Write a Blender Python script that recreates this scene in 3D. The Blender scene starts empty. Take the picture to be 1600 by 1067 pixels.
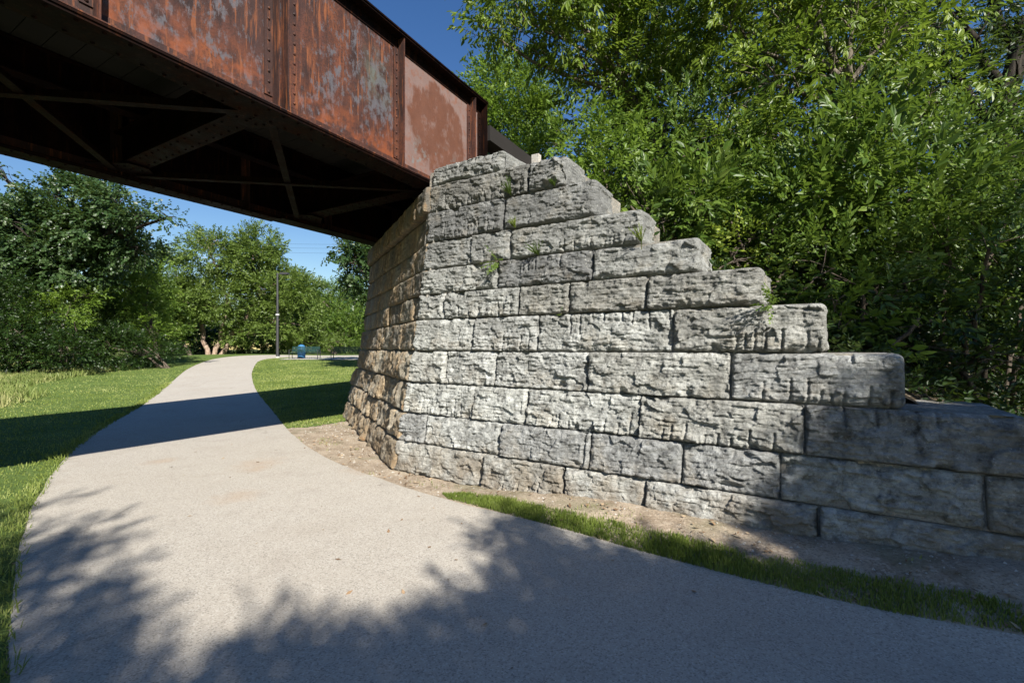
import bpy, math, random
import numpy as np
C = bpy.context.scene.collection
rng = np.random.default_rng(7); random.seed(7)
F = 720.0; HY = 543.0; CH = 1.6
# ------------------------------------------------------------------ basics
def nrm(v):
    v = np.asarray(v, float); return v/np.maximum(np.linalg.norm(v, axis=-1, keepdims=True), 1e-9)
def pt(px, py, Y): return np.array([(px-800)/F*Y, Y, CH-(py-HY)/F*Y])
DW = nrm([1100, -720]); NW = np.array([-DW[1]*-1*-1, -DW[0]])      # wing wall: along, outward normal
NW = np.array([-0.5476, -0.8367]); DW = np.array([.8367, -.5476])
DF = np.array([-.447, .894]); NF = np.array([-.894, -.447])         # front wall under the bridge
C0 = np.array([-1.567, 6.0])
DB = np.array([.4994, .8664]); NB = np.array([.8664, -.4994])       # bridge axis and its side towards the camera
SUN = nrm([.430*.819, -.903*.819, .574])

def hsh(ix, iy, iz, seed):
    h = (ix.astype(np.int64)*374761393 + iy.astype(np.int64)*668265263 + iz.astype(np.int64)*2147483647 + seed*974634777) & 0xffffffff
    h = ((h ^ (h >> 13))*1274126177) & 0xffffffff
    h = h ^ (h >> 16)
    return (h & 0xffff)/65535.0
def vnoise(p, seed=0):
    i = np.floor(p).astype(np.int64); f = p-i; f = f*f*(3-2*f); r = 0
    for dx in (0, 1):
        for dy in (0, 1):
            for dz in (0, 1):
                w = (f[..., 0] if dx else 1-f[..., 0])*(f[..., 1] if dy else 1-f[..., 1])*(f[..., 2] if dz else 1-f[..., 2])
                r = r+w*hsh(i[..., 0]+dx, i[..., 1]+dy, i[..., 2]+dz, seed)
    return r*2-1
def fbm(p, seed=0, o=4):
    s = 0; a = 1.0; t = 0
    for k in range(o):
        s = s+a*vnoise(p*(2.03**k), seed+k*17); t += a; a *= .5
    return s/t
def facet(p2, seed):
    """piecewise planar chips: every voronoi cell has its own level and tilt"""
    i = np.floor(p2).astype(np.int64); best = np.full(p2.shape[:-1], 9e9); val = np.zeros(p2.shape[:-1]); z = np.zeros_like(i[..., 0])
    for dx in (-1, 0, 1):
        for dy in (-1, 0, 1):
            cx, cy = i[..., 0]+dx, i[..., 1]+dy
            ox = hsh(cx, cy, z, seed); oy = hsh(cx, cy, z, seed+1)
            rx = p2[..., 0]-(cx+ox); ry = p2[..., 1]-(cy+oy); d = rx*rx+ry*ry
            v = (hsh(cx, cy, z, seed+2)-.5)+rx*(hsh(cx, cy, z, seed+3)-.5)*1.2+ry*(hsh(cx, cy, z, seed+4)-.5)*1.2
            m = d < best; best = np.where(m, d, best); val = np.where(m, v, val)
    return val
def sstep(a, b, x):
    t = np.clip((x-a)/(b-a), 0, 1); return t*t*(3-2*t)

class MB:
    def __init__(s): s.v = []; s.l = []; s.n = []; s.r = []; s.c = 0
    def add(s, v, f, r=None):
        v = np.asarray(v, float).reshape(-1, 3); f = np.asarray(f, np.int64)
        s.v.append(v); s.l.append((f+s.c).ravel()); s.n.append(np.full(len(f), f.shape[1]))
        s.r.append(np.asarray(r, float) if r is not None else np.zeros(len(f))); s.c += len(v); return s
    def box(s, x0, x1, y0, y1, z0, z1, fn=None):
        v = np.array([(x, y, z) for x in (x0, x1) for y in (y0, y1) for z in (z0, z1)], float)
        if fn: v = np.array([fn(*q) for q in v])
        return s.add(v, [(0, 1, 3, 2), (4, 6, 7, 5), (0, 4, 5, 1), (2, 3, 7, 6), (0, 2, 6, 4), (1, 5, 7, 3)])
    def beam(s, a, b, w, h, up=(0, 0, 1)):
        a = np.array(a, float); b = np.array(b, float); d = nrm(b-a); u = np.array(up, float); x = nrm(np.cross(d, u)); u = np.cross(x, d)
        return s.box(0, 1, -.5, .5, -.5, .5, lambda p, q, r: a+(b-a)*p+x*q*w+u*r*h)
    def tube(s, P, R, k=7):
        P = np.array(P, float); R = np.broadcast_to(np.array(R, float), (len(P),)); n = len(P)
        T = nrm(np.gradient(P, axis=0)); ref = np.array([1, 0, 0.]) if abs(T[:, 2]).mean() > .6 else np.array([0, 0, 1.])
        X = nrm(np.cross(T, ref)); Y = np.cross(T, X); a = np.arange(k)*2*math.pi/k
        V = P[:, None]+R[:, None, None]*(np.cos(a)[None, :, None]*X[:, None]+np.sin(a)[None, :, None]*Y[:, None])
        f = [(i*k+j, i*k+(j+1) % k, (i+1)*k+(j+1) % k, (i+1)*k+j) for i in range(n-1) for j in range(k)]
        s.add(V, f); s.add(V[-1], [tuple(range(k))]); s.add(V[0][::-1], [tuple(range(k))]); return s
    def lathe(s, prof, c=(0, 0, 0), k=20):
        a = np.arange(k)*2*math.pi/k; V = np.array([[(c[0]+r*math.cos(t), c[1]+r*math.sin(t), c[2]+z) for t in a] for r, z in prof])
        f = [(i*k+j, i*k+(j+1) % k, (i+1)*k+(j+1) % k, (i+1)*k+j) for i in range(len(prof)-1) for j in range(k)]
        return s.add(V, f)
    def rivets(s, pts, n, r=.017):
        n = nrm(n); x = nrm(np.cross(n, (.3, .5, .8))); y = np.cross(n, x); a = np.arange(7)*2*math.pi/7
        ring = lambda q, h: q*(np.cos(a)[:, None]*x+np.sin(a)[:, None]*y)+n*h
        T = np.vstack([ring(r, -.002), ring(r*.85, r*.5), ring(r*.4, r*.82), n[None]*r*.9])
        f = [(i*7+j, i*7+(j+1) % 7, (i+1)*7+(j+1) % 7, (i+1)*7+j) for i in range(2) for j in range(7)]
        for p in pts:
            s.add(T+np.array(p), f); s.add(T[14:]+np.array(p), [(j, (j+1) % 7, 7) for j in range(7)])
        return s
    def build(s, name, m, parent=None, smooth=False, loc=None):
        me = bpy.data.meshes.new(name); v = np.concatenate(s.v); l = np.concatenate(s.l); n = np.concatenate(s.n)
        if loc is not None: v = v-np.array(loc)
        me.vertices.add(len(v)); me.vertices.foreach_set('co', v.astype(np.float32).ravel())
        me.loops.add(len(l)); me.loops.foreach_set('vertex_index', l.astype(np.int32))
        me.polygons.add(len(n)); me.polygons.foreach_set('loop_start', np.concatenate([[0], np.cumsum(n)[:-1]]).astype(np.int32))
        me.polygons.foreach_set('use_smooth', np.full(len(n), smooth)); me.update(calc_edges=True)
        r = np.concatenate(s.r)
        if r.any():
            at = me.attributes.new('rnd', 'FLOAT', 'FACE'); at.data.foreach_set('value', r.astype(np.float32))
        me.materials.append(m); o = bpy.data.objects.new(name, me); C.objects.link(o)
        if parent: o.parent = parent
        if loc is not None: o.location = loc
        return o
def thing(name, label, cat, loc=(0, 0, 0), rz=0, group=None, kind=None):
    o = bpy.data.objects.new(name, None); C.objects.link(o); o.location = loc; o.rotation_euler = (0, 0, rz); o.empty_display_size = .2
    return tag(o, label, cat, group, kind)
def tag(o, label=None, cat=None, group=None, kind=None):
    if label: o['label'] = label
    if cat: o['category'] = cat
    if group: o['group'] = group
    if kind: o['kind'] = kind
    return o
# ------------------------------------------------------------------ materials
class NT:
    def __init__(s, name):
        s.m = bpy.data.materials.new(name); s.m.use_nodes = True; s.t = s.m.node_tree; s.t.nodes.clear()
        s.out = s.n('ShaderNodeOutputMaterial'); s.co = s.n('ShaderNodeTexCoord').outputs['Object']
    def n(s, typ, ins=None, **kw):
        x = s.t.nodes.new(typ)
        for k, v in kw.items(): setattr(x, k, v)
        for k, v in (ins or {}).items(): s.set(x.inputs[k], v)
        return x
    def set(s, sock, v):
        if isinstance(v, bpy.types.NodeSocket): s.t.links.new(v, sock)
        else: sock.default_value = (*v, 1) if isinstance(v, (tuple, list)) and len(v) == 3 and sock.type == 'RGBA' else v
    def map(s, sc=(1, 1, 1), v=None, loc=(0, 0, 0)): return s.n('ShaderNodeMapping', {'Vector': v or s.co, 'Scale': sc, 'Location': loc}).outputs[0]
    def noise(s, scale, v=None, detail=6, rough=.6, dist=0): return s.n('ShaderNodeTexNoise', {'Vector': v or s.co, 'Scale': scale, 'Detail': detail, 'Roughness': rough, 'Distortion': dist}).outputs['Fac']
    def voro(s, scale, v=None, out='Distance', feature='F1'): return s.n('ShaderNodeTexVoronoi', {'Vector': v or s.co, 'Scale': scale}, feature=feature).outputs[out]
    def ramp(s, f, *st):
        r = s.n('ShaderNodeValToRGB', {'Fac': f}); e = r.color_ramp.elements
        while len(e) < len(st): e.new(.5)
        for q, (p, c) in zip(e, st):
            q.position = p; q.color = (*c, 1) if isinstance(c, (tuple, list)) else (c, c, c, 1)
        return r.outputs[0]
    def mix(s, f, a, b, mode='MIX'):
        x = s.n('ShaderNodeMix', data_type='RGBA', blend_type=mode); s.set(x.inputs[0], f); s.set(x.inputs[6], a); s.set(x.inputs[7], b); return x.outputs[2]
    def math(s, op, a, b=0.0, c=0.0):
        x = s.n('ShaderNodeMath', operation=op); s.set(x.inputs[0], a); s.set(x.inputs[1], b); s.set(x.inputs[2], c); return x.outputs[0]
    def bump(s, h, st=.5, d=.02, nrm=None):
        i = {'Height': h, 'Strength': st, 'Distance': d}
        if nrm: i['Normal'] = nrm
        return s.n('ShaderNodeBump', i).outputs[0]
    def pr(s, col, rough=.8, nrm=None, metal=0, spec=.4):
        i = {'Base Color': col, 'Roughness': rough, 'Metallic': metal, 'Specular IOR Level': spec}
        if nrm: i['Normal'] = nrm
        x = s.n('ShaderNodeBsdfPrincipled', i); s.t.links.new(x.outputs[0], s.out.inputs[0]); return x
def plain(name, col, rough=.6, metal=0, var=.25):
    k = NT(name); n = k.noise(9); c = k.mix(n, tuple(x*(1-var) for x in col), tuple(min(1, x*(1+var)) for x in col)); k.pr(c, rough, k.bump(n, .15, .01), metal); return k.m
def leafmat(name, dark, mid, light, trans=.35, gloss=.42, yellow=.0):
    k = NT(name); a = k.n('ShaderNodeAttribute', attribute_name='rnd').outputs['Fac']
    big = k.noise(.9, detail=2); f = k.math('ADD', k.math('MULTIPLY', a, .75), k.math('MULTIPLY', big, .35)); f = k.math('SUBTRACT', f, .06)
    st = [(.05, dark), (.5, mid), (.92, light)]
    if yellow: st.append((.99, (.35, .3, .05)))
    c = k.ramp(f, *st)
    p = k.pr(c, gloss, spec=.32); tr = k.n('ShaderNodeBsdfTranslucent', {'Color': k.mix(.55, c, (.22, .33, .04))}).outputs[0]
    mx = k.n('ShaderNodeMixShader', {0: trans, 1: p.outputs[0], 2: tr}); k.t.links.new(mx.outputs[0], k.out.inputs[0]); return k.m

def mat_stone(name, front=False):
    k = NT(name); rd = k.n('ShaderNodeObjectInfo').outputs['Random']; geo = k.n('ShaderNodeNewGeometry')
    big = k.noise(2.3, dist=.6); med = k.noise(9, detail=9, rough=.68); bed = k.noise(5, k.map((1, 1, 7)), detail=8, rough=.7)
    fine = k.noise(70, detail=6, rough=.7); grit = k.noise(220, detail=3)
    c = k.ramp(med, (.34, (.09, .092, .09)), (.43, (.30, .305, .297)), (.54, (.49, .50, .487)), (.66, (.66, .67, .655)))
    c = k.mix(k.math('MULTIPLY', k.ramp(bed, (.42, 0.0), (.6, 1.0)), .45), c, (.30, .295, .275))
    c = k.mix(k.ramp(big, (.5, 0.0), (.66, .65)), c, (.26, .262, .25))                  # grey lichen weathering
    z = k.n('ShaderNodeSeparateXYZ', {0: geo.outputs['Position']}).outputs[2]
    up = k.math('MULTIPLY', k.ramp(k.math('MULTIPLY', z, .2), (.3, 0.0), (.62, 1.0)), k.ramp(k.noise(1.7, detail=5), (.25, .35), (.6, 1.0)))
    c = k.mix(k.math('MULTIPLY', up, .85), c, (.15, .152, .15))                               # upper courses weather darker
    lo = k.math('MULTIPLY', k.ramp(z, (.25, 1.0), (.55, 0.0)), k.ramp(big, (.4, .2), (.6, .9)))
    c = k.mix(k.math('MULTIPLY', lo, .6), c, (.30, .23, .16))                                # soil splash near the ground
    tone = k.ramp(rd, (0, (.62, .62, .63)), (.35, (.88, .88, .87)), (.7, (1.05, 1.05, 1.02)), (1, (.76, .74, .70)))
    c = k.mix(1.0, c, tone, 'MULTIPLY')
    c = k.mix(k.math('MULTIPLY', k.ramp(fine, (.56, 0.0), (.66, 1.0)), .55), c, (.07, .068, .062))
    c = k.mix(k.math('MULTIPLY', k.ramp(k.noise(38, detail=5), (.6, 0.0), (.7, 1.0)), .5), c, (.66, .65, .6))
    if front:
        drip = k.noise(11, k.map((1, 1, .25)), detail=6, rough=.65); pm = k.ramp(k.noise(1.3), (.4, 0.0), (.55, 1.0))
        c = k.mix(k.math('MULTIPLY', k.ramp(drip, (.4, 0.0), (.52, .8)), pm), c, (.33, .25, .16))
        c = k.mix(k.math('MULTIPLY', k.ramp(drip, (.55, 0.0), (.63, .9)), pm), c, (.62, .55, .43))
        c = k.mix(k.math('MULTIPLY', k.ramp(k.noise(6), (.62, 0.0), (.7, .8)), pm), c, (.33, .18, .09))
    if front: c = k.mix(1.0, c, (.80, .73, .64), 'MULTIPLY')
    st = k.math('MULTIPLY', k.ramp(k.noise(4.5, k.map((1, 1, .16)), detail=6), (.54, 0.0), (.66, .55)), k.ramp(k.noise(1.1), (.45, 0.0), (.6, 1.0)))
    c = k.mix(st, c, (.12, .115, .10)); c = k.mix(k.math('MULTIPLY', k.ramp(k.noise(2.9, k.map(loc=(7, 7, 7)), detail=7), (.56, 0.0), (.68, 1.0)), .22), c, (.36, .29, .19))
    pit = k.ramp(k.voro(26, k.map((1, 1, 1.6)), 'Distance'), (.05, 0.0), (.22, 1.0)); pm2 = k.ramp(k.noise(7), (.5, 1.0), (.62, 0.0))
    pit = k.math('MAXIMUM', pit, pm2)
    h = k.math('ADD', k.math('MULTIPLY', med, 1.2), k.math('ADD', k.math('MULTIPLY', fine, .35), k.math('ADD', k.math('MULTIPLY', bed, .8), k.math('MULTIPLY', pit, .25))))
    n1 = k.bump(h, 1.0, .045); n2 = k.bump(grit, .35, .004, n1)
    k.pr(c, .93, n2, spec=.2); return k.m
def mat_rust(name, paint=1.0, dark=1.0):
    k = NT(name); v = k.co
    a = k.noise(3.2, k.map((1, 1, .55)), detail=9, rough=.68); b = k.noise(1.1, detail=4); f = k.noise(46, detail=6, rough=.7); st = k.noise(7, k.map((1, 1, .12)), detail=6)
    c = k.ramp(a, (.32, (.016, .010, .010)), (.46, (.036, .016, .013)), (.55, (.075, .026, .016)), (.64, (.135, .042, .018)), (.78, (.20, .066, .024)))
    c = k.mix(k.math('MULTIPLY', k.ramp(st, (.5, 0.0), (.62, 1.0)), .5), c, (.13, .045, .03))
    c = k.mix(k.math('MULTIPLY', k.ramp(f, (.48, 0.0), (.58, 1.0)), .6), c, (.03, .015, .012))
    c = k.mix(k.math('MULTIPLY', k.ramp(k.noise(1.7, k.map((1, 1, .7), loc=(2, 0, 4)), detail=8, rough=.7), (.45, 0.0), (.62, .8)), 1.0), c, (.04, .020, .018))
    c = k.mix(k.math('MULTIPLY', k.ramp(k.noise(26, k.map((1, 1, .09)), detail=4), (.56, 0.0), (.66, .6)), 1.0), c, (.26, .085, .03))
    if paint:
        pz = k.noise(2.0, k.map((1, 1, .6), loc=(3, 1, 7)), detail=3); pf = k.noise(15, k.map((1, 1, .5)), detail=10, rough=.76)
        m = k.math('ADD', k.math('MULTIPLY', pz, .35), k.math('MULTIPLY', pf, .75))
        m = k.ramp(m, (.562, 0.0), (.62, .85))
        c = k.mix(k.math('MULTIPLY', m, paint), c, k.mix(k.noise(20), (.065, .065, .078), (.125, .12, .135)))
        x, y, z = k.n('ShaderNodeSeparateXYZ', {0: v}).outputs
        sp = k.math('MULTIPLY', k.ramp(k.math('ABSOLUTE', k.math('SUBTRACT', x, 4.25)), (.05, 1.0), (.35, 0.0)), k.ramp(k.math('ABSOLUTE', k.math('SUBTRACT', z, 5.05)), (.1, 1.0), (.45, 0.0)))
        c = k.mix(k.math('MULTIPLY', sp, k.ramp(k.noise(6), (.4, 0.0), (.6, .6))), c, (.10, .12, .095))
        low = k.ramp(z, (4.0/10, 1.0), (4.45/10, 0.0)) if False else k.n('ShaderNodeMapRange', {0: z, 1: 4.15, 2: 4.6, 3: 1.0, 4: 0.0}).outputs[0]
        c = k.mix(k.math('MULTIPLY', low, k.ramp(k.noise(8, detail=8), (.4, .0), (.62, .85))), c, (.22, .06, .02))
        # last panel: pinkish primer with a browner patch and faint grey scrubbed marks
        w = k.noise(4, detail=5); xw = k.math('ADD', x, k.math('MULTIPLY', k.math('SUBTRACT', w, .5), .35)); zw = k.math('ADD', z, k.math('MULTIPLY', k.math('SUBTRACT', k.noise(3.1, k.map((2.5, 1, 1), loc=(5, 5, 5)), detail=6), .5), .55))
        pm = k.n('ShaderNodeMapRange', {0: x, 1: 4.66, 2: 4.68}).outputs[0]
        pk = k.mix(k.noise(5), (.15, .092, .080), (.235, .165, .15)); pk = k.mix(k.ramp(k.noise(9, detail=8), (.5, 0.0), (.62, .7)), pk, (.20, .085, .055))
        c = k.mix(k.math('MULTIPLY', pm, .92), c, pk)
        ex = k.math('POWER', k.math('DIVIDE', k.math('SUBTRACT', xw, 5.5), .66), 2.0); ez = k.math('POWER', k.math('DIVIDE', k.math('SUBTRACT', zw, 4.85), .66), 2.0)
        el = k.n('ShaderNodeMapRange', {0: k.math('ADD', ex, ez), 1: .86, 2: 1.06, 3: .95, 4: 0.0}).outputs[0]
        el = k.math('MULTIPLY', el, k.ramp(k.noise(6.5, k.map((1, 1, .6), loc=(1, 8, 3)), detail=8, rough=.7), (.36, .35), (.47, 1.0)))
        c = k.mix(el, c, k.mix(k.noise(7, detail=7), (.085, .034, .022), (.15, .060, .035)))
        gm = k.math('MULTIPLY', k.ramp(k.noise(5, k.map(loc=(9, 2, 1)), detail=7), (.56, 0.0), (.6, 1.0)), k.n('ShaderNodeMapRange', {0: z, 1: 4.2, 2: 4.75, 3: .8, 4: 0.0}).outputs[0])
        c = k.mix(k.math('MULTIPLY', gm, pm), c, (.16, .17, .17))
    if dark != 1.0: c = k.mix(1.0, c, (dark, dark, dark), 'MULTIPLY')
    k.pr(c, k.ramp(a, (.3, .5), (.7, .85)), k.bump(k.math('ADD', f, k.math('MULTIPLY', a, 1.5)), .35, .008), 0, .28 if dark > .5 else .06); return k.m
def mat_asphalt():
    k = NT('asphalt'); n = k.noise(.55, detail=5); sp = k.voro(125, out='Color'); sp = k.n('ShaderNodeSeparateXYZ', {0: sp}).outputs[0]; f = k.noise(300, detail=2)
    c = k.mix(n, (.335, .303, .258), (.42, .388, .338)); c = k.mix(k.math('MULTIPLY', k.ramp(sp, (.0, 1.0), (.3, 0.0)), .6), c, (.13, .115, .10)); c = k.mix(k.math('MULTIPLY', k.ramp(sp, (.75, 0.0), (.95, 1.0)), .5), c, (.52, .49, .44))
    c = k.mix(k.math('MULTIPLY', k.ramp(k.noise(2.5, detail=7), (.55, 0.0), (.75, 1.0)), .3), c, (.22, .19, .16))
    for (px, py, r) in ((370, 777, .30), (405, 725, .4), (400, 735, .2), (565, 735, .3), (250, 722, .25)):
        Y = F*CH/(py-HY); X = (px-800)/F*Y
        d = k.n('ShaderNodeVectorMath', {0: k.co, 1: (X, Y, 0)}, operation='DISTANCE').outputs['Value']
        d = k.math('ADD', d, k.math('MULTIPLY', k.math('SUBTRACT', k.noise(5, detail=5), .5), r*1.6))
        c = k.mix(k.math('MULTIPLY', k.n('ShaderNodeMapRange', {0: d, 1: r*.1, 2: r, 3: 1.0, 4: 0.0}).outputs[0], .28), c, (.33, .20, .10))
    cr = k.voro(.42, k.n('ShaderNodeVectorMath', {0: k.co, 1: k.n('ShaderNodeVectorMath', {0: k.n('ShaderNodeTexNoise', {'Vector': k.co, 'Scale': 2.5, 'Detail': 6}).outputs['Color'], 1: (.6, .6, 0)}, operation='MULTIPLY').outputs[0]}, operation='ADD').outputs[0], feature='DISTANCE_TO_EDGE')
    crm = k.math('MULTIPLY', k.n('ShaderNodeMapRange', {0: cr, 1: .0, 2: .006, 3: 1.0, 4: 0.0}).outputs[0], k.ramp(k.noise(.35, k.map(loc=(4, 1, 0))), (.5, 0.0), (.58, .55)))
    c = k.mix(crm, c, (.11, .095, .08)); c = k.mix(k.math('MULTIPLY', k.ramp(k.noise(.9, detail=8, rough=.65), (.5, 0.0), (.68, 1.0)), .22), c, (.27, .225, .175))
    h = k.math('ADD', k.math('MULTIPLY', sp, .5), f); k.pr(c, .9, k.bump(h, .5, .004, k.bump(k.noise(3), .3, .02)), spec=.25); return k.m
def mat_soil(name='soil', a=(.20, .15, .10), b=(.34, .27, .20), g=(.07, .10, .03), gm=.3):
    k = NT(name); n = k.noise(3, detail=9, rough=.7); f = k.voro(45, out='Color'); f = k.n('ShaderNodeSeparateXYZ', {0: f}).outputs[0]; n2 = k.noise(60)
    c = k.mix(k.ramp(n, (.35, 0.0), (.62, 1.0)), a, b); c = k.mix(k.math('MULTIPLY', k.ramp(f, (.8, 0.0), (1, 1.0)), .7), c, (.45, .38, .30)); c = k.mix(k.math('MULTIPLY', k.ramp(n2, (.5, 0.0), (.62, 1.0)), .5), c, tuple(x*.45 for x in a))
    c = k.mix(k.math('MULTIPLY', k.ramp(k.noise(1.3, detail=4), (.52, 0.0), (.64, 1.0)), gm), c, g)
    k.pr(c, .95, k.bump(k.math('ADD', n2, f), .6, .012), spec=.15); return k.m
def mat_lawn(name, a, b, straw=.25):
    k = NT(name); n = k.noise(.8, detail=6); n2 = k.noise(35, k.map((1, 1, 1)), detail=5, rough=.7); c = k.mix(k.ramp(n, (.35, 0.0), (.65, 1.0)), a, b)
    c = k.mix(k.ramp(n2, (.4, .8), (.58, 0.0)), c, tuple(x*.45 for x in a)); c = k.mix(k.math('MULTIPLY', k.ramp(k.noise(1.7, detail=6), (.55, 0.0), (.7, 1.0)), straw), c, (.22, .20, .08))
    k.pr(c, .9, k.bump(n2, .8, .03), spec=.15); return k.m
M = dict(stone=mat_stone('limestone'), stone_f=mat_stone('limestone_crusted', True), rust=mat_rust('rusty_painted_steel', 1.0, .80), rust_s=mat_rust('rust_steel', 0, .75), dark=mat_rust('shade_toned_rust_steel', 0, .12),  # dark: same rust, blackened to paint in shade on underside and flanges
         asphalt=mat_asphalt(), soil=mat_soil('soil', (.22, .17, .12), (.40, .33, .25)), forest=mat_soil('forest_soil', (.05, .038, .025), (.10, .075, .05), (.03, .05, .015), .5),
         lawn=mat_lawn('lawn_turf', (.085, .135, .03), (.14, .20, .05)), meadow=mat_lawn('meadow_turf', (.10, .14, .04), (.18, .21, .07), .6),
         mortar=mat_soil('mortar', (.15, .14, .12), (.27, .255, .23), (.1, .1, .09), .0), concrete=mat_soil('concrete', (.36, .34, .31), (.46, .44, .40), (.3, .3, .3), 0),
         timber=plain('old_timber', (.010, .008, .007), .9), bark=None)
def mat_bark(name, a, b):
    k = NT(name); n = k.noise(6, k.map((3, 3, .6)), detail=8, rough=.7); k.pr(k.mix(k.ramp(n, (.38, 0.0), (.62, 1.0)), a, b), .95, k.bump(n, .9, .03), spec=.15); return k.m
M['bark'] = mat_bark('bark', (.045, .035, .027), (.14, .115, .09)); M['barkd'] = mat_bark('dark_bark', (.014, .012, .010), (.05, .042, .034)); M['birch'] = mat_bark('birch_bark', (.14, .09, .065), (.42, .32, .25)); M['barkl'] = mat_bark('pale_bark', (.06, .05, .038), (.17, .145, .11))
L = dict(ash=leafmat('ash_leaf', (.035, .065, .006), (.105, .160, .012), (.24, .295, .035), .35),
         lime=leafmat('lime_leaf', (.055, .10, .012), (.115, .19, .022), (.19, .27, .04), .42),
         shrub=leafmat('shrub_leaf', (.016, .038, .005), (.072, .128, .018), (.175, .235, .045), .31),
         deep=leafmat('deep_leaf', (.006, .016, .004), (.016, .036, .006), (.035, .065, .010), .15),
         birch=leafmat('birch_leaf', (.05, .085, .014), (.10, .15, .028), (.17, .225, .055), .35),
         cotton=leafmat('cottonwood_leaf', (.012, .030, .010), (.030, .060, .017), (.09, .13, .05), .2, .40),
         yellow=leafmat('yellowish_leaf', (.13, .19, .02), (.22, .28, .03), (.32, .36, .06), .4),
         grass=leafmat('grass_blade', (.090, .125, .022), (.175, .22, .048), (.30, .32, .11), .3, .5),
         verge=leafmat('verge_blade', (.085, .125, .022), (.165, .215, .04), (.30, .33, .10), .35, .5),
         straw=leafmat('straw_blade', (.11, .16, .035), (.20, .235, .07), (.38, .36, .16), .3, .5))
# ------------------------------------------------------------------ terrain
def hgt(X, Y):
    X = np.asarray(X, float); Y = np.asarray(Y, float)
    z = .8/19*np.maximum(0, np.sqrt((Y-12)**2+4)/2+(Y-12)/2-.3)
    z = np.where(Y > 12, z, np.minimum(z, .05)); z = np.minimum(z, 1.0+0*z); z = np.where(Y < 3, 0, z)
    rx = X-C0[0]; ry = Y-C0[1]; t = rx*DW[0]+ry*DW[1]; o = rx*NW[0]+ry*NW[1]
    z = z+(.15*sstep(.8, 3.2, t)+.10*sstep(4.2, 6, t))*sstep(1.0, .05, o)*sstep(-1.5, 0, t)
    z = z+.06*np.sin(X*.37)*np.sin(Y*.29)*sstep(6, 14, np.abs(X+3))*sstep(8, 14, np.hypot(X, Y))
    return z
def hill(X, Y):
    n = X*NB[0]+Y*NB[1]; t = n+4.35
    z = np.clip(4.55-.64*t, .12, 5.0)
    z = np.where(n < -9, np.clip(5.0-(-9-n)*.6, .1, 5), z)
    return z+.12*np.sin(X*1.7+1)*np.cos(Y*1.3)
def grid(name, xs, ys, fn, m, keep=None, kind='structure', smooth=True):
    X, Y = np.meshgrid(xs, ys); Z = fn(X, Y); n = len(xs)
    i, j = np.meshgrid(np.arange(len(xs)-1), np.arange(len(ys)-1)); a = (j*n+i).ravel(); f = np.stack([a, a+1, a+1+n, a+n], 1)
    if keep is not None:
        cx = (X[:-1, :-1]+X[1:, 1:])/2; cy = (Y[:-1, :-1]+Y[1:, 1:])/2; f = f[keep(cx, cy).ravel()]
    used, inv = np.unique(f, return_inverse=True); V = np.stack([X.ravel(), Y.ravel(), Z.ravel()], 1)[used]
    b = MB(); b.add(V, inv.reshape(-1, 4)); o = b.build(name, m, smooth=smooth); tag(o, kind=kind); return o
def inpoly(px, py, poly):
    poly = np.array(poly); c = np.zeros(np.shape(px), bool); j = len(poly)-1
    for i in range(len(poly)):
        xi, yi = poly[i]; xj, yj = poly[j]
        m = ((yi > py) != (yj > py)) & (px < (xj-xi)*(py-yi)/(yj-yi+1e-12)+xi); c ^= m; j = i
    return c
xs = np.unique(np.round(np.concatenate([np.arange(-90, -22, 4), np.arange(-22, -5, .3), np.arange(-5, 8, .1), np.arange(8, 14, .3), np.arange(14, 95, 4)]), 3)); ys = np.unique(np.round(np.concatenate([np.arange(-40, -4, 3), np.arange(-4, 0, .3), np.arange(0, 8, .1), np.arange(8, 22, .3), np.arange(22, 45, 1), np.arange(45, 131, 4)]), 3))
grid('ground', xs, ys, hgt, M['meadow'])
def G(px, py):
    Y = F*CH/(py-HY)
    for _ in range(60): Y = .5*Y+.5*F*(CH-float(hgt((px-800)/F*Y, Y)))/(py-HY)
    return ((px-800)/F*Y, Y)
g = lambda *a: [G(*q) for q in a]
left = [(9, -6.2), (4.5, -3), (1.2, -.6), (-1.0, 1.0)]+g((12, 1060), (17, 960), (24, 900), (32, 850), (46, 800), (74, 750), (108, 707), (165, 665), (225, 632))+[(-13.1, 17.6), (-16.6, 23.5), (-19.3, 28.5), (-20.8, 32.2), (-20.6, 34.8), (-18.2, 36.2), (-12, 36.6), (-4, 36.6)]
right = [(13, -4.2), (8, -.8), (5.2, 1.1)]+g((1600, 992), (1400, 960), (1200, 915), (1000, 862), (900, 833), (800, 806), (700, 782), (620, 757), (560, 738), (500, 712), (455, 680), (425, 640))+[(-8.7, 15.6), (-11.9, 21), (-14.3, 25.6), (-16.0, 29), (-16.9, 31.6), (-16.6, 32.9), (-15.4, 33.4), (-11.6, 33.6), (-4, 33.6)]
def resample(P, n, smooth=4):
    P = np.array(P)
    for _ in range(smooth):                                    # chaikin
        Q = np.empty((2*len(P)-2, 2)); Q[0::2] = .75*P[:-1]+.25*P[1:]; Q[1::2] = .25*P[:-1]+.75*P[1:]; P = np.vstack([P[:1], Q, P[-1:]])
    d = np.concatenate([[0], np.cumsum(np.linalg.norm(np.diff(P, axis=0), axis=1))]); u = np.linspace(0, d[-1], n)
    return np.stack([np.interp(u, d, P[:, k]) for k in (0, 1)], 1)
LE = resample(left, 260); RE = resample(right, 260)
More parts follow.
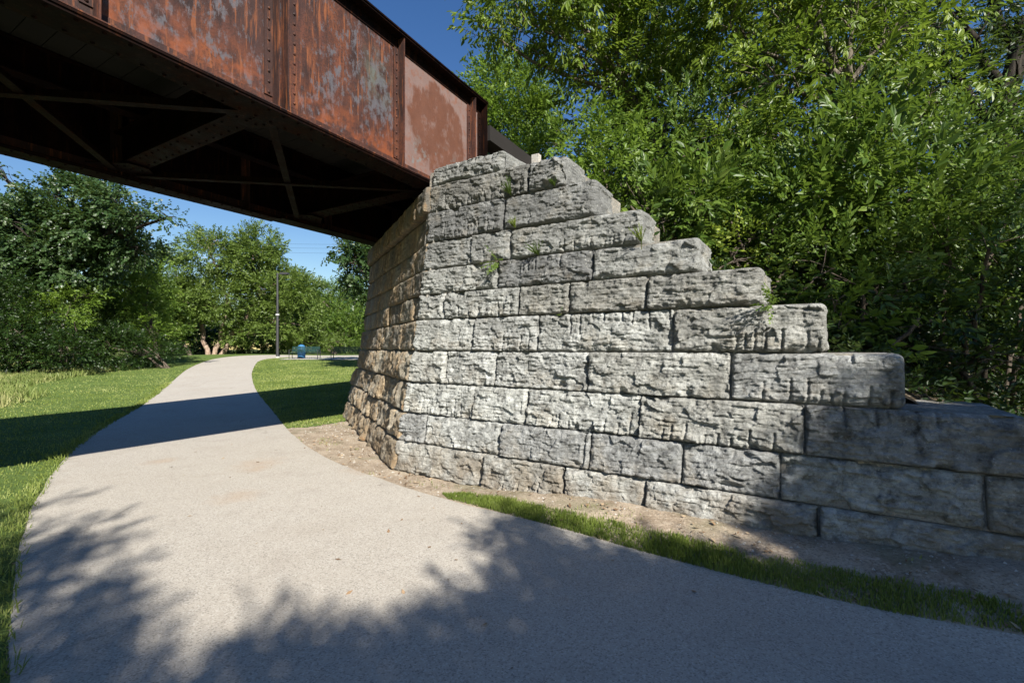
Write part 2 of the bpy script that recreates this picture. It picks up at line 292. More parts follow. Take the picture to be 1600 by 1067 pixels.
# pair each left point with the nearest unused right point so the strip has no folds
pair = []; j = 0
for i in range(260):
    d = np.linalg.norm(RE[j:j+40]-LE[i], axis=1); j = min(259, j+int(np.argmin(d[:6]))) if False else i; pair.append(RE[i])
RP = np.array(pair); wob = lambda P, s: P+.02*np.stack([fbm(np.stack([P[:, 0]*3, P[:, 1]*3, P[:, 0]*0+s], 1), 5), fbm(np.stack([P[:, 0]*3, P[:, 1]*3, P[:, 0]*0+s+9], 1), 6)], 1)
Lw, Rw = wob(LE, 1), wob(RP, 2); u = np.linspace(0, 1, 25)[None, :, None]; PV = Lw[:, None]*(1-u)+Rw[:, None]*u
Z = hgt(PV[..., 0], PV[..., 1])+.012; Z[:, 0] -= .006; Z[:, -1] -= .006
b = MB(); V = np.concatenate([PV, Z[..., None]], -1); i, j = np.meshgrid(np.arange(259), np.arange(24), indexing='ij'); a = (i*25+j).ravel()
b.add(V, np.stack([a, a+1, a+26, a+25], 1)); tag(b.build('path', M['asphalt'], smooth=True), kind='structure')
pathpoly = np.vstack([LE, RE[::-1]])
lawnL = [tuple(q) for q in LE[:]]+[(-4, 45), (-60, 45), (-60, -20), (9, -20)]
lawnR = [tuple(q) for q in RE if q[1] > 9.0]+[(-4, 33.6), (0, 14)]+[(-3.2, 10.6), (-4.1, 9.2)]
verge = g((684, 766), (740, 772), (800, 783), (900, 802), (1000, 824), (1100, 845), (1200, 866), (1400, 905), (1600, 948))+[(5.6, 1.5), (8.6, -.5)]
vergep = verge+[(8, -.8), (5.2, 1.1)]+g((1600, 992), (1400, 960), (1200, 915), (1000, 862), (900, 833), (800, 806), (700, 780))
near = np.arange(-30, 12, .12); nearY = np.arange(-4, 40, .12)
ins = lambda poly: (lambda x, y: inpoly(x, y, poly))
off = lambda d: (lambda X, Y: hgt(X, Y)+d)
grid('lawn', np.arange(-60, 9, .25), np.arange(9.95, 45, .25), off(.006), M['lawn'], ins(lawnL))
grid('lawn', np.arange(-15, 0, .05), np.arange(0, 10, .05), off(.006), M['lawn'], ins(lawnL))
grid('lawn', np.arange(-18, 1, .12), np.arange(8, 34, .12), off(.006), M['lawn'], ins(lawnR))
grid('soil', np.round(np.arange(-5, 9.6, .1), 3), np.round(np.arange(-2, 12, .1), 3), off(.003), M['soil'], lambda x, y: ~inpoly(x, y, lawnL) & ~inpoly(x, y, lawnR))
grid('grass_verge', np.arange(-1.5, 9, .05), np.arange(-1, 5.5, .05), off(.004), M['soil'], ins(vergep))
# hillside behind the wing wall
def hkeep(x, y):
    rx = x-C0[0]; ry = y-C0[1]; t = rx*DW[0]+ry*DW[1]; o = -(rx*NW[0]+ry*NW[1]); of = -(rx*NF[0]+ry*NF[1])
    return (o > .75) & (of > .9) & (x*NB[0]+y*NB[1] > -8.5) & (((t < 9.5)) | (o > 0))
def hillz(X, Y):
    rx = X-C0[0]; ry = Y-C0[1]; o = -(rx*NW[0]+ry*NW[1]); t = rx*DW[0]+ry*DW[1]
    top = np.interp(t, [0, .8, 1.5, 2.2, 2.8, 3.4, 4.0, 4.6, 5.3, 6.6, 7.4], [3.8, 3.75, 3.6, 3.3, 2.9, 2.5, 2.15, 1.8, 1.4, .95, .5])
    return np.minimum(4.9, np.minimum(hill(X, Y)+np.maximum(0, o-1.5)*.35, top+np.maximum(0, o-.7)*.8))
grid('hillside', np.arange(-6, 40, .3), np.arange(-4, 45, .3), hillz, M['forest'], hkeep)
# ------------------------------------------------------------------ stone abutment
RZ = [-.35, 0, .382, .745, 1.14, 1.557, 1.973, 2.318, 2.662, 3.04, 3.46, 3.83, 4.11]
uz = lambda z: np.interp(z, [-.5, 0, 1.137, 1.974, 4.107], [-.11, 0, .261, .393, .648])
def block(name, org, D, N, a0, a1, z0, z1, m, parent, depth=.6, res=.009, amp=1.0, drill=None, seed=0, out=0.0, crust=0.0, round_r=.035, rslope=0.0, rough_end=0.0):
    """rounded box sampled on five faces, its front hewn by noise, chips, bedding ledges and drill grooves"""
    gap = .006; a0 += gap; a1 -= gap; z0 += gap*.8; z1 -= gap*.8; w = a1-a0; h = z1-z0; b = MB(); r = round_r
    na = max(4, int(w/res)); nz = max(4, int(h/res)); nc = max(6, int(depth/.035)); A = np.linspace(0, w, na+1); Zs = np.linspace(0, h, nz+1); Cc = depth*np.linspace(0, 1, nc+1)**1.5
    def surf(P):
        lo = np.array([r, r, r]); hi = np.array([w-r, depth, h-r]); inner = np.clip(P, lo, hi); dv = P-inner; ln = np.linalg.norm(dv, axis=-1, keepdims=True); dirn = dv/np.maximum(ln, 1e-9)
        Q = inner+dirn*r; fr = np.clip(-dirn[..., 1], 0, 1); g3 = np.stack([Q[..., 0]+a0+seed*3.7, Q[..., 1]+seed*1.3, Q[..., 2]+z0], -1)
        e = np.minimum(np.minimum(Q[..., 0], w-Q[..., 0]), np.minimum(Q[..., 2], h-Q[..., 2]))
        e = e+.016*vnoise(g3*14, seed+5)+.020*fbm(g3*22, seed+6, 3)
        pil = sstep(-.010, .030, e)
        lowf = fbm(g3*np.array([3.2, 3.2, 4.0]), seed, 3); wr = .25*np.stack([fbm(g3*6, seed+50, 3), fbm(g3*6+7, seed+60, 3)], -1)
        fc = facet(np.stack([g3[..., 0]*5.5, g3[..., 2]*8.0], -1)+wr*1.6, seed+9); fc2 = facet(np.stack([g3[..., 0]*14, g3[..., 2]*24], -1)+wr*3, seed+19)
        led = np.abs(((g3[..., 2]*11+1.2*fbm(g3*np.array([2.2, 2, 3]), seed+3, 2)) % 1)-.5)*2; led = sstep(.0, .25, led)
        fine = fbm(g3*np.array([30, 30, 55]), seed+30, 4); bedd = fbm(g3*np.array([6, 6, 48]), seed+40, 3)
        d = .024*pil+.017*lowf*pil+.030*fc*pil+.009*fc2+.012*led*sstep(-.1, .3, fbm(g3*3, seed+44, 2))+0.017*bedd+.013*fine+.003*np.abs(fbm(g3*np.array([9, 9, 13]), seed+90, 4))
        d = d-.055*sstep(.30, .62, vnoise(g3*6.5, seed+8))*(1-sstep(.01, .10, e))-.02*sstep(.25, .5, vnoise(g3*15, seed+18))*(1-sstep(.0, .05, e))
        if drill:
            k = 0; x = drill[1]*w; top = drill[0] == 't'; rr = random.Random(seed)
            while x < drill[2]*w:
                x += .07+.13*rr.random()**1.5; ln_ = h*(.22+.42*rr.random()); tip = Q[..., 2]-h if top else Q[..., 2]
                m1 = np.exp(-((Q[..., 0]-x-.01*np.sin(Q[..., 2]*9))/.010)**2); m2 = 1-sstep(ln_*.8, ln_, np.abs(tip)); d = d-.030*m1*m2
                m3 = 1-sstep(ln_*.85, ln_*1.1, np.abs(tip)); seg = sstep(0, .02, Q[..., 0]-x)*sstep(.085, .06, Q[..., 0]-x); d = d-.014*m3*seg*(rr.random()-.25)
        if crust:
            dr = fbm(g3*np.array([9, 9, 2.2]), seed+70, 4); pm = sstep(-.1, .25, fbm(g3*1.5, 77, 2)); d = d+crust*pm*(.055*sstep(-.05, .35, dr)+.03*fbm(g3*np.array([26, 26, 7]), seed+80, 3))
        side = ((.012+.05*rough_end)*lowf+(.006+.014*rough_end)*fine+rough_end*(.04*fc+.02*np.abs(fbm(g3*11+Q[..., 1:2]*9, seed+33, 4))))*(1-fr)*sstep(0, .25, Q[..., 1])
        Q = Q+np.stack([0*d, -d*amp*sstep(.0, .6, fr), 0*d], -1)+dirn*side[..., None]*np.array([1, 0, .15 if rough_end else 1])*.6
        return Q
    def quad(P):
        n0, n1 = P.shape[:2]; i, j = np.meshgrid(np.arange(n0-1), np.arange(n1-1), indexing='ij'); a = (i*n1+j).ravel(); return np.stack([a, a+n1, a+n1+1, a+1], 1)
    faces = []
    g1, g2 = np.meshgrid(A, Zs, indexing='ij'); faces.append((np.stack([g1, 0*g1, g2], -1), 0))
    g1, g2 = np.meshgrid(A, Cc, indexing='ij'); faces.append((np.stack([g1, g2, 0*g1+h], -1), 0)); faces.append((np.stack([g1, g2, 0*g1], -1), 1))
    g1, g2 = np.meshgrid(Cc, Zs, indexing='ij'); faces.append((np.stack([0*g1, g1, g2], -1), 1)); faces.append((np.stack([0*g1+w, g1, g2], -1), 0))
    for P, flip in faces:
        Q = surf(P); q = quad(P); q = q[:, ::-1] if flip else q
        a = Q[..., 0]+a0; c = Q[..., 1]; z = Q[..., 2]+z0
        zt = z+rslope*0
        off_ = uz(zt)+c-out; X = org[0]+D[0]*a-N[0]*off_; Y = org[1]+D[1]*a-N[1]*off_
        b.add(np.stack([X, Y, zt], -1), q)
    ctr = (org[0]+D[0]*(a0+a1)/2, org[1]+D[1]*(a0+a1)/2, z0)
    return b.build(name, m, parent, smooth=True, loc=ctr)
def ta(px, zm):
    u = uz(zm); r = (px-800)/F; X0 = C0[0]-NW[0]*u; Y0 = C0[1]-NW[1]*u; return (r*Y0-X0)/(DW[0]-r*DW[1])
ab = thing('stone_abutment', 'rough grey limestone block abutment with stepped wing wall beside the path', 'bridge abutment', (C0[0], C0[1], 0))
inv = lambda p: (p[0]-C0[0], p[1]-C0[1], p[2])
rows = {0: [640, 820, 1010, 1230, 1500, 1800], 1: [0, 754, 880, 1008, 1280, 1650, 1900], 2: [0, 664, 782, 922, 1066, 1219, 1541, 1800], 3: [0, 740, 823, 1000, 1257, 1612],
        4: [0, 697, 774, 919, 1141, 1417], 5: [0, 741, 841, 1051, 1293], 6: [0, 695, 812, 890, 1010, 1193], 7: [0, 779, 926, 1094], 8: [0, 737, 797, 1003], 9: [0, 787, 932], 10: [0, 826, 884], 11: [0, 787]}
dr = {(11, 0): ('t', .15, .9), (10, 0): ('b', .1, .95), (9, 0): ('b', .15, .9), (8, 2): ('b', .35, .95), (8, 1): ('b', .1, .3), (6, 1): ('b', .1, .9), (5, 2): ('t', .1, .9), (5, 3): ('b', .3, .95), (4, 4): ('b', .1, .85), (3, 3): ('b', .1, .9),
      (3, 0): ('b', .2, .95), (3, 4): ('t', .05, .6), (1, 1): ('b', .2, .9), (5, 1): ('b', .4, .8), (3, 2): ('b', .1, .9), (7, 1): ('t', .2, .6)}
# cores (mortar) as parts, blocks as their sub-parts
def core(name, org, D, N, a_end, rows_, outs=0):
    b = MB()
    for (z0, z1, a0, a1) in rows_:
        def fn(x, y, z): o_ = uz(z)+y; return (org[0]+D[0]*x-N[0]*o_, org[1]+D[1]*x-N[1]*o_, z)
        b.box(a0+.04, a1-.10, .045, 1.0, z0, z1-.004, fn)
    return b.build(name, M['mortar'], None)
wr_ = []
for k, px in rows.items():
    zm = (RZ[k]+RZ[k+1])/2; wr_.append((RZ[k], RZ[k+1]-(.03 if k == 11 else 0), .0, min(7.6, ta(px[-1], zm))))
RZ_ = RZ
wing = core('wing_wall', C0, DW, NW, 0, wr_)
wing.parent = ab; wing.matrix_parent_inverse = ab.matrix_world.inverted(); 
bpy.context.view_layer.update(); wing.matrix_parent_inverse = ab.matrix_world.inverted()
for k, px in rows.items():
    z0, z1 = RZ[k], RZ[k+1]; zm = (z0+z1)/2; st = [uz(zm)*.271-.03]+[ta(p, zm) for p in px[1:]]
    for i in range(len(st)-1):
        if st[i] > 8: continue
        last = i == len(st)-2; sd = k*31+i*7+3
        wd = st[i+1]-st[i]
        q = block('stone_block', C0, DW, NW, st[i], st[i+1], z0, z1, M['stone'], wing, depth={11: .62, 10: .55, 9: .55, 8: .5, 7: .6}.get(k, .95), res=.008 if k > 0 else .03, seed=sd, drill=dr.get((k, i)), amp=.85+.35*random.random(), out=random.uniform(-.022, .018), round_r=.05 if last and k > 3 else .020, rough_end=1.0 if last else 0.0)
FR = [RZ[i] for i in range(0, 12)]
front = core('front_wall', C0, DF, NF, 0, [(RZ[i], RZ[i+1], .0, 5.1-uz((RZ[i]+RZ[i+1])/2)*.5) for i in range(0, 11)])
bpy.context.view_layer.update(); front.parent = ab; front.matrix_parent_inverse = ab.matrix_world.inverted()
for k in range(0, 11):
    z0, z1 = RZ[k], RZ[k+1]; zm = (z0+z1)/2; a = -uz(zm)*.27-.02 + 2*uz(zm)*.27*0; rr = random.Random(k*5+1)
    s0 = uz(zm)*(.774*DF[0]+.688*DF[1]); a = s0-.03; end = 5.15-uz(zm)*.5
    cuts = [a]; a += rr.uniform(.35, .9)
    while a < end-.6: cuts.append(a); a += rr.uniform(.7, 1.4)
    cuts.append(end)
    for i in range(len(cuts)-1):
        block('stone_block', C0, DF, NF, cuts[i], cuts[i+1], z0, z1, M['stone_f'], front, depth=.7, res=.022, seed=500+k*13+i, amp=.8 if k < 6 else .5, out=.10 if k == 10 else rr.uniform(-.03, .02), crust=1.35 if k < 5 else (.4 if k < 7 else .05))
# ------------------------------------------------------------------ bridge (local x along the bridge, local y = towards camera side, z up)
br = thing('railway_bridge', 'rusty riveted steel girder railway bridge crossing over the path', 'bridge', (0, 0, 0), math.atan2(DB[1], DB[0]))
# local frame: x = s; y axis = (-DB.y, DB.x) = -NB  -> y = -n
SE = 6.62; SW = -13.0; ZB = 3.965; ZT = 5.79
stif = [6.30, 4.62, 2.83, 1.42, -.35, -2.1, -3.9, -5.7, -7.5, -9.3, -11.1]
def girder(yc, sgn, label, SE):
    """yc web centre in local y; sgn -1 : outer side faces the camera"""
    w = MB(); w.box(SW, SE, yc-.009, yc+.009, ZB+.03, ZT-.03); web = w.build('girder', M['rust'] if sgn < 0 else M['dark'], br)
    o = .17; tf = MB(); tf.box(SW, SE+.02, yc-o, yc+o, ZT-.02, ZT); tf.box(SW, SE+.02, yc-o+.015, yc+o-.015, ZT-.042, ZT-.0205)
    for s_ in (-1, 1): tf.box(SW, SE, yc+s_*.0105, yc+s_*.022, ZT-.17, ZT-.043)
    tf.rivets([(s, yc+sgn*.0225, ZT-.11) for s in np.arange(-3.5, SE-.05, .115)], (0, sgn, 0), .016)
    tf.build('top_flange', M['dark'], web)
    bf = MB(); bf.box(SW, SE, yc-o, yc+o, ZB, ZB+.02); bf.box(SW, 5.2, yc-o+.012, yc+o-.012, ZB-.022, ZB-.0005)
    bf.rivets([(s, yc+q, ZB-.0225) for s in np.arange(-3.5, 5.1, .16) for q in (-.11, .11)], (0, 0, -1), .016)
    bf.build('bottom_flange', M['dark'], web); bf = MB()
    for s_ in (-1, 1): bf.box(SW, SE, yc+s_*.0105, yc+s_*.022, ZB+.0205, ZB+.16)
    if sgn < 0:
        bf.box(SW, SE, yc-o-.004, yc-.0225, ZB+.0205, ZB+.031)
        bf.rivets([(s, yc-.0225, ZB+.105) for s in np.arange(-3.5, SE-.05, .115)], (0, -1, 0), .017)
        bf.rivets([(s, yc-.105, ZB+.031) for s in np.arange(-3.5, SE-.05, .115)], (0, 0, 1), .015)
    bf.build('flange_angle', M['rust_s'], web)
    for s in stif+([8.2] if sgn > 0 else []):
        for d_ in ((sgn,) if sgn < 0 else (1, -1)):
            m = MB(); y0 = yc+d_*.0225; y1 = yc+d_*.135
            m.box(s, s+.013, min(y0, y1), max(y0, y1), ZB+.021, ZT-.044); m.box(s-.085, s-.0005, min(y0, yc+d_*.034), max(y0, yc+d_*.034), ZB+.17, ZT-.18)
            if s in (2.83,):
                m.box(s+.10, s+.113, min(y0, y1), max(y0, y1), ZB+.021, ZT-.044)
                m.box(s+.1135, s+.30, min(yc+d_*.0095, yc+d_*.018), max(yc+d_*.0095, yc+d_*.018), ZB+.165, ZT-.175)
                m.rivets([(s+q, yc+d_*.018, z) for q in (.17, .25) for z in np.arange(ZB+.22, ZT-.2, .105)], (0, d_, 0), .016)
            if d_ == sgn: m.rivets([(s-.043, yc+d_*.034, z) for z in np.arange(ZB+.2, ZT-.2, .105)], (0, d_, 0), .016)
            m.build('stiffener', M['rust_s'], web)
    e = MB(); e.box(SE-.012, SE, yc-o+.01, yc+o-.01, ZB+.0205, ZT-.043)
    if sgn < 0:
        e.box(SE-.10, SE-.013, yc-.034, yc-.0225, ZB+.17, ZT-.18); e.rivets([(SE-.055, yc-.034, z) for z in np.arange(ZB+.2, ZT-.2, .105)], (0, -1, 0), .016)
        e.rivets([(SE-.42+q*.13, yc-.0095, ZB+.24+.07*(q % 2)) for q in range(4)], (0, -1, 0), .016)
    e.build('end_plate', M['dark'], web); return web
YN, YF = 4.46, 8.02
girder(YN, -1, '', SE); girder(YF, 1, '', 9.1)
pan = [5.6, 2.85, .1, -2.65, -5.4, -8.15, -10.9]
for s in pan:
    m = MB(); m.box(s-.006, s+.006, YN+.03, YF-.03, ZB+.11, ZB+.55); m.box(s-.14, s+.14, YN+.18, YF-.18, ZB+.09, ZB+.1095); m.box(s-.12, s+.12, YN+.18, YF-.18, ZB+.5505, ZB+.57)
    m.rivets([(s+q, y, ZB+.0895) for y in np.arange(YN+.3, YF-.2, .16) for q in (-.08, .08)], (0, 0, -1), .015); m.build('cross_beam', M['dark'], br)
    for yy, d_ in ((YN, 1), (YF, -1)):
        m = MB(); m.add([(s-.42, yy+d_*.171, ZB+.060), (s+.42, yy+d_*.171, ZB+.060), (s+.12, yy+d_*.60, ZB+.060), (s-.12, yy+d_*.60, ZB+.060), (s-.42, yy+d_*.171, ZB+.072), (s+.42, yy+d_*.171, ZB+.072), (s+.12, yy+d_*.60, ZB+.072), (s-.12, yy+d_*.60, ZB+.072)],
              [(0, 1, 2, 3), (7, 6, 5, 4), (0, 4, 5, 1), (1, 5, 6, 2), (2, 6, 7, 3), (3, 7, 4, 0)])
        m.rivets([(s+q, yy+d_*(.25+.07*j), ZB+.0595) for j in range(4) for q in (-.25+.05*j, 0, .25-.05*j)], (0, 0, -1), .015)
        m.build('gusset_plate', M['dark'], br)
for a_, b_ in zip(pan[1:], pan[:-1]):
    for (y0, y1, zz) in ((YN+.22, YF-.22, .045), (YF-.22, YN+.22, .03)):
        m = MB(); m.beam((a_+.12, y0, ZB+zz), (b_-.12, y1, ZB+zz), .09, .011); m.beam((a_+.12, y0+.0, ZB+zz+.045), (b_-.12, y1, ZB+zz+.045), .011, .078); m.build('lateral_brace', M['dark'], br)
for yy in (5.45, 7.1):
    m = MB(); SE = 6.62+(yy-4.46)*.66; m.box(SW, SE-.1, yy-.09, yy+.09, 4.535+.0, 4.555); m.box(SW, SE-.1, yy-.006, yy+.006, 4.5555, 4.88); m.box(SW, SE-.1, yy-.09, yy+.09, 4.8805, 4.90); m.build('stringer', M['dark'], br)
SE = 6.62; m = MB(); r2 = random.Random(4)
for s in np.arange(SW, 9.0, .235): m.box(s, s+.228, YN+.06+max(0, s-6.3)*1.4, YF-.06, 4.903, 5.07+.01*r2.random())
m.build('deck_boards', M['timber'], br)
for yy in (5.55, 7.0):
    m = MB(); m.box(SW, SE+4, yy-.035, yy+.035, 5.20, 5.24); m.box(SW, SE+4, yy-.01, yy+.01, 5.0851, 5.1999); m.box(SW, SE+4, yy-.065, yy+.065, 5.083, 5.085+.012); m.build('rail', M['dark'], br)
m = MB(); m.beam((5.75, YN+.22, ZB+.045), (8.1, YF-.22, ZB+.045), .09, .011); m.build('lateral_brace', M['dark'], br)
for yy in (YN, YF):
    m = MB(); m.box(5.55+(2.5 if yy > 6 else 0), 6.5+(2.5 if yy > 6 else 0), yy-.2, yy+.2, ZB-.085, ZB-.0235); m.build('bearing_plate', M['dark'], br)
# dark beam running on from the girder end over the bank
am = thing('guard_beam', 'dark weathered guard beam running back from the end of the rusty girder', 'beam', (0, 0, 0), math.atan2(DB[1], DB[0]))
m = MB(); m.box(SE+.05, 12.0, 4.28, 4.58, 5.16, 5.42); m.build('beam', M['timber'], am)
m = MB(); m.box(SE+.06, 12.0, 4.40, 4.48, 4.80, 4.92); m.build('lower_rail', M['dark'], am)
for s in (8.2, 10.4):
    m = MB(); m.box(s, s+.12, 4.12, 4.275, 5.10, 5.46); m.box(s+.03, s+.09, 4.19, 4.276, 4.1, 5.099); m.build('post', M['concrete'], am)
# ------------------------------------------------------------------ foliage
def leaf_tpl(n, L, leaf, droop, wide, seed, spread=55, six=False):
    """a twig carrying n leaves, along +x, length L ; returns verts (n,k,3)"""
    r = np.random.default_rng(seed); out = []
    for i in range(n):
        t = (i+.6)/n; base = np.array([t*L, .015*r.normal(), -droop*.25*(t*L)**2/L]); ph = (i % 2)*math.pi+r.normal()*.5
        side = np.array([0, math.cos(ph), .35*math.sin(ph)+.1*r.normal()]); an = math.radians(spread*(1-.65*t)+r.normal()*10)
        d = nrm(np.array([1, 0, 0])*math.cos(an)+nrm(side)*math.sin(an)+np.array([0, 0, -droop*(.5+r.random()*.6)])); nm = nrm(np.array([0, 0, 1])+.45*r.normal(size=3)); s = nrm(np.cross(nm, d)); nm = np.cross(d, s)
        l = leaf*(.7+.6*r.random()); w = l*wide*(.85+.3*r.random()); base = base+d*.012
        if six: v = [base, base+d*l*.35+s*w*.5, base+d*l*.72+s*w*.36-nm*l*.05, base+d*l-nm*l*.16, base+d*l*.72-s*w*.36-nm*l*.05, base+d*l*.35-s*w*.5, base+d*l*.4-nm*w*.16]
        else: v = [base, base+d*l*.45+s*w*.5, base+d*l-nm*l*.10, base+d*l*.45-s*w*.5]
        out.append(v)
    return np.array(out)
SIX = np.array([(0, 1, 6, 6)]); 
def fill(mb, pos, dirs, tpls, scale, r, six, rv=.5, roll=.5):
    """place spray templates at pos, twig axis along dirs; up kept near +z"""
    pos = np.asarray(pos); N = len(pos); dirs = nrm(dirs); up = nrm(np.array([0, 0, 1.])+roll*r.normal(size=(N, 3))); y = nrm(np.cross(up, dirs)); z = np.cross(dirs, y); R = np.stack([dirs, y, z], 1)
    sc = scale*(.75+.5*r.random(N)); which = r.integers(0, len(tpls), N); base = r.random(N)
    for k, T in enumerate(tpls):
        idx = np.where(which == k)[0]
        if not len(idx): continue
        V = np.einsum('lvi,nij->nlvj', T, R[idx])*sc[idx, None, None, None]+pos[idx, None, None]
        nl = T.shape[0]*len(idx); rr = np.clip(np.repeat(base[idx], T.shape[0])*rv+r.random(nl)*(1-rv), .01, 1)
        if six:
            q = np.arange(nl)[:, None]*7; f = np.concatenate([q+np.array([[0, 1, 2, 6]]), q+np.array([[6, 2, 3, 4]]), q+np.array([[0, 6, 4, 5]])]); mb.add(V, f, np.tile(rr, 3))
        else: mb.add(V, np.arange(nl*4).reshape(-1, 4), rr)
TP = dict(ash=([leaf_tpl(12, .34, .095, .75, .37, s, 55, True) for s in range(5)], True), shrub=([leaf_tpl(12, .30, .075, .15, .45, 20+s, 62, True) for s in range(5)], True),
          tip=([leaf_tpl(12, .34, .10, .10, .42, 30+s, 50, True) for s in range(4)], True), small=([leaf_tpl(14, .30, .045, .1, .6, 40+s, 65) for s in range(4)], False),
          far=([leaf_tpl(9, .5, .15, .3, .6, 50+s, 65) for s in range(4)], False), cot=([leaf_tpl(8, .45, .12, .6, .85, 60+s, 65) for s in range(4)], False))
def lobe_points(lobes, dens, r, clump=.45, surf=.6):
    """positions and outward directions: clumps inside ellipsoids, thicker near their skin, with bare gaps"""
    PP, DD = [], []
    for (c, rad) in lobes:
        rad = np.broadcast_to(np.asarray(rad, float), (3,)); vol = rad.prod()*4.19; nc = max(5, int(vol/(clump**3)*.62)); u = nrm(r.normal(size=(nc, 3))); q = r.random(nc)**(1/3*surf)
        cc = u*q[:, None]*rad*(1+.12*r.normal(size=(nc, 1)))
        n = max(3, int(vol*dens/nc)); k = cc[:, None]+r.normal(size=(nc, n, 3))*clump*np.array([.40, .40, .27]); k = k.reshape(-1, 3)
        d = nrm(k/rad)*1.0+.55*r.normal(size=k.shape)+np.array([0, 0, .15]); PP.append(k+np.asarray(c)); DD.append(d)
    return np.concatenate(PP), np.concatenate(DD)
def limb(mb, a, b, r0, r1, r, sag=.12, k=6, n=7):
    a = np.asarray(a, float); b = np.asarray(b, float); t = np.linspace(0, 1, n)[:, None]; L_ = np.linalg.norm(b-a); P = a+(b-a)*t+np.sin(t*math.pi)*r.normal(size=3)*L_*sag*.6+np.array([0, 0, 1])*np.sin(t*math.pi)*L_*sag
    P[1:-1] += r.normal(size=(n-2, 3))*L_*.012; mb.tube(P, np.linspace(r0, r1, n), k); return P
def plant(name, label, cat, base, lobes, leaf, tp, dens=60, scale=1.0, bark='bark', tr=.12, stems=1, seed=1, clump=.45, group=None, spread=.3, twig=10, leanto=None, surf=.6, flt=None, roll=.5):
    r = np.random.default_rng(seed); base = np.asarray(base, float); root = thing(name, label, cat, tuple(base), 0, group)
    lobes = [(np.asarray(c, float)-base, q) for c, q in lobes]; tops = np.array([c for c, q in lobes]); mid = tops.mean(0); w = MB()
    for s in range(stems):
        b0 = np.array([spread*(s-(stems-1)/2)*.35, .1*r.normal(), -.15]); tgt = mid*np.array([.7, .7, .9])+np.array([spread*(s-(stems-1)/2)*2.2, r.normal()*.2, 0]) if leanto is None else np.asarray(leanto)-base
        P = limb(w, b0, tgt, tr, tr*.5, r, .05, 9, 9)
        for i, (c, q) in enumerate(lobes):
            if i % stems != s: continue
            j = min(7, max(2, int(8*np.clip(c[2]/max(tgt[2], .1)*.75, .2, .9)))); Q = limb(w, P[j], c, tr*.42, tr*.16, r, .06)
            qm = np.broadcast_to(np.asarray(q, float), (3,))
            for m_ in range(twig): e = c+nrm(r.normal(size=3)+np.array([0, 0, .3]))*qm*(.6+.4*r.random()); limb(w, Q[r.integers(3, 7)], e, tr*.12+.004, .004, r, .08, 4, 5)
    w.build('trunk', M[bark], root, smooth=True)
    P, D = lobe_points(lobes, dens, r, clump, surf)
    if flt is not None: k = flt(P+base); P, D = P[k], D[k]
    T, six = TP[tp]; cr = MB(); fill(cr, P, D, T, scale, r, six, roll=roll); cr.build('crown', L[leaf], root); return root
def wallfree(P):       # leaves keep clear of the masonry and of the bridge
    rx = P[:, 0]-C0[0]; ry = P[:, 1]-C0[1]; o = -(rx*NW[0]+ry*NW[1]); t = rx*DW[0]+ry*DW[1]; n = P[:, 0]*NB[0]+P[:, 1]*NB[1]; s = P[:, 0]*DB[0]+P[:, 1]*DB[1]
    top = np.interp(t, [0, .8, 1.5, 2.2, 2.8, 3.4, 4.0, 4.6, 5.3, 6.6, 7.4], [4.2, 4.2, 4.0, 3.6, 3.15, 2.75, 2.35, 2.0, 1.65, 1.3, .9])
    return ((o > 1.05) | ((P[:, 2] > top+.05) & (o > .75))) & ~((n < -3.1) & (n > -8.5) & (s < 8.7) & (P[:, 2] < 6.0)) & ~((n < -4.1) & (n > -8.5) & (P[:, 2] < 5.5)) & (P[:, 2] > .05)
lb = lambda *a: [(pt(px, py, Y), rr) for (px, py, Y, rr) in a]
hb = lambda px, Y: (lambda X: (X, Y, float(hillz(np.array(X), np.array(Y)))))((px-800)/F*Y)
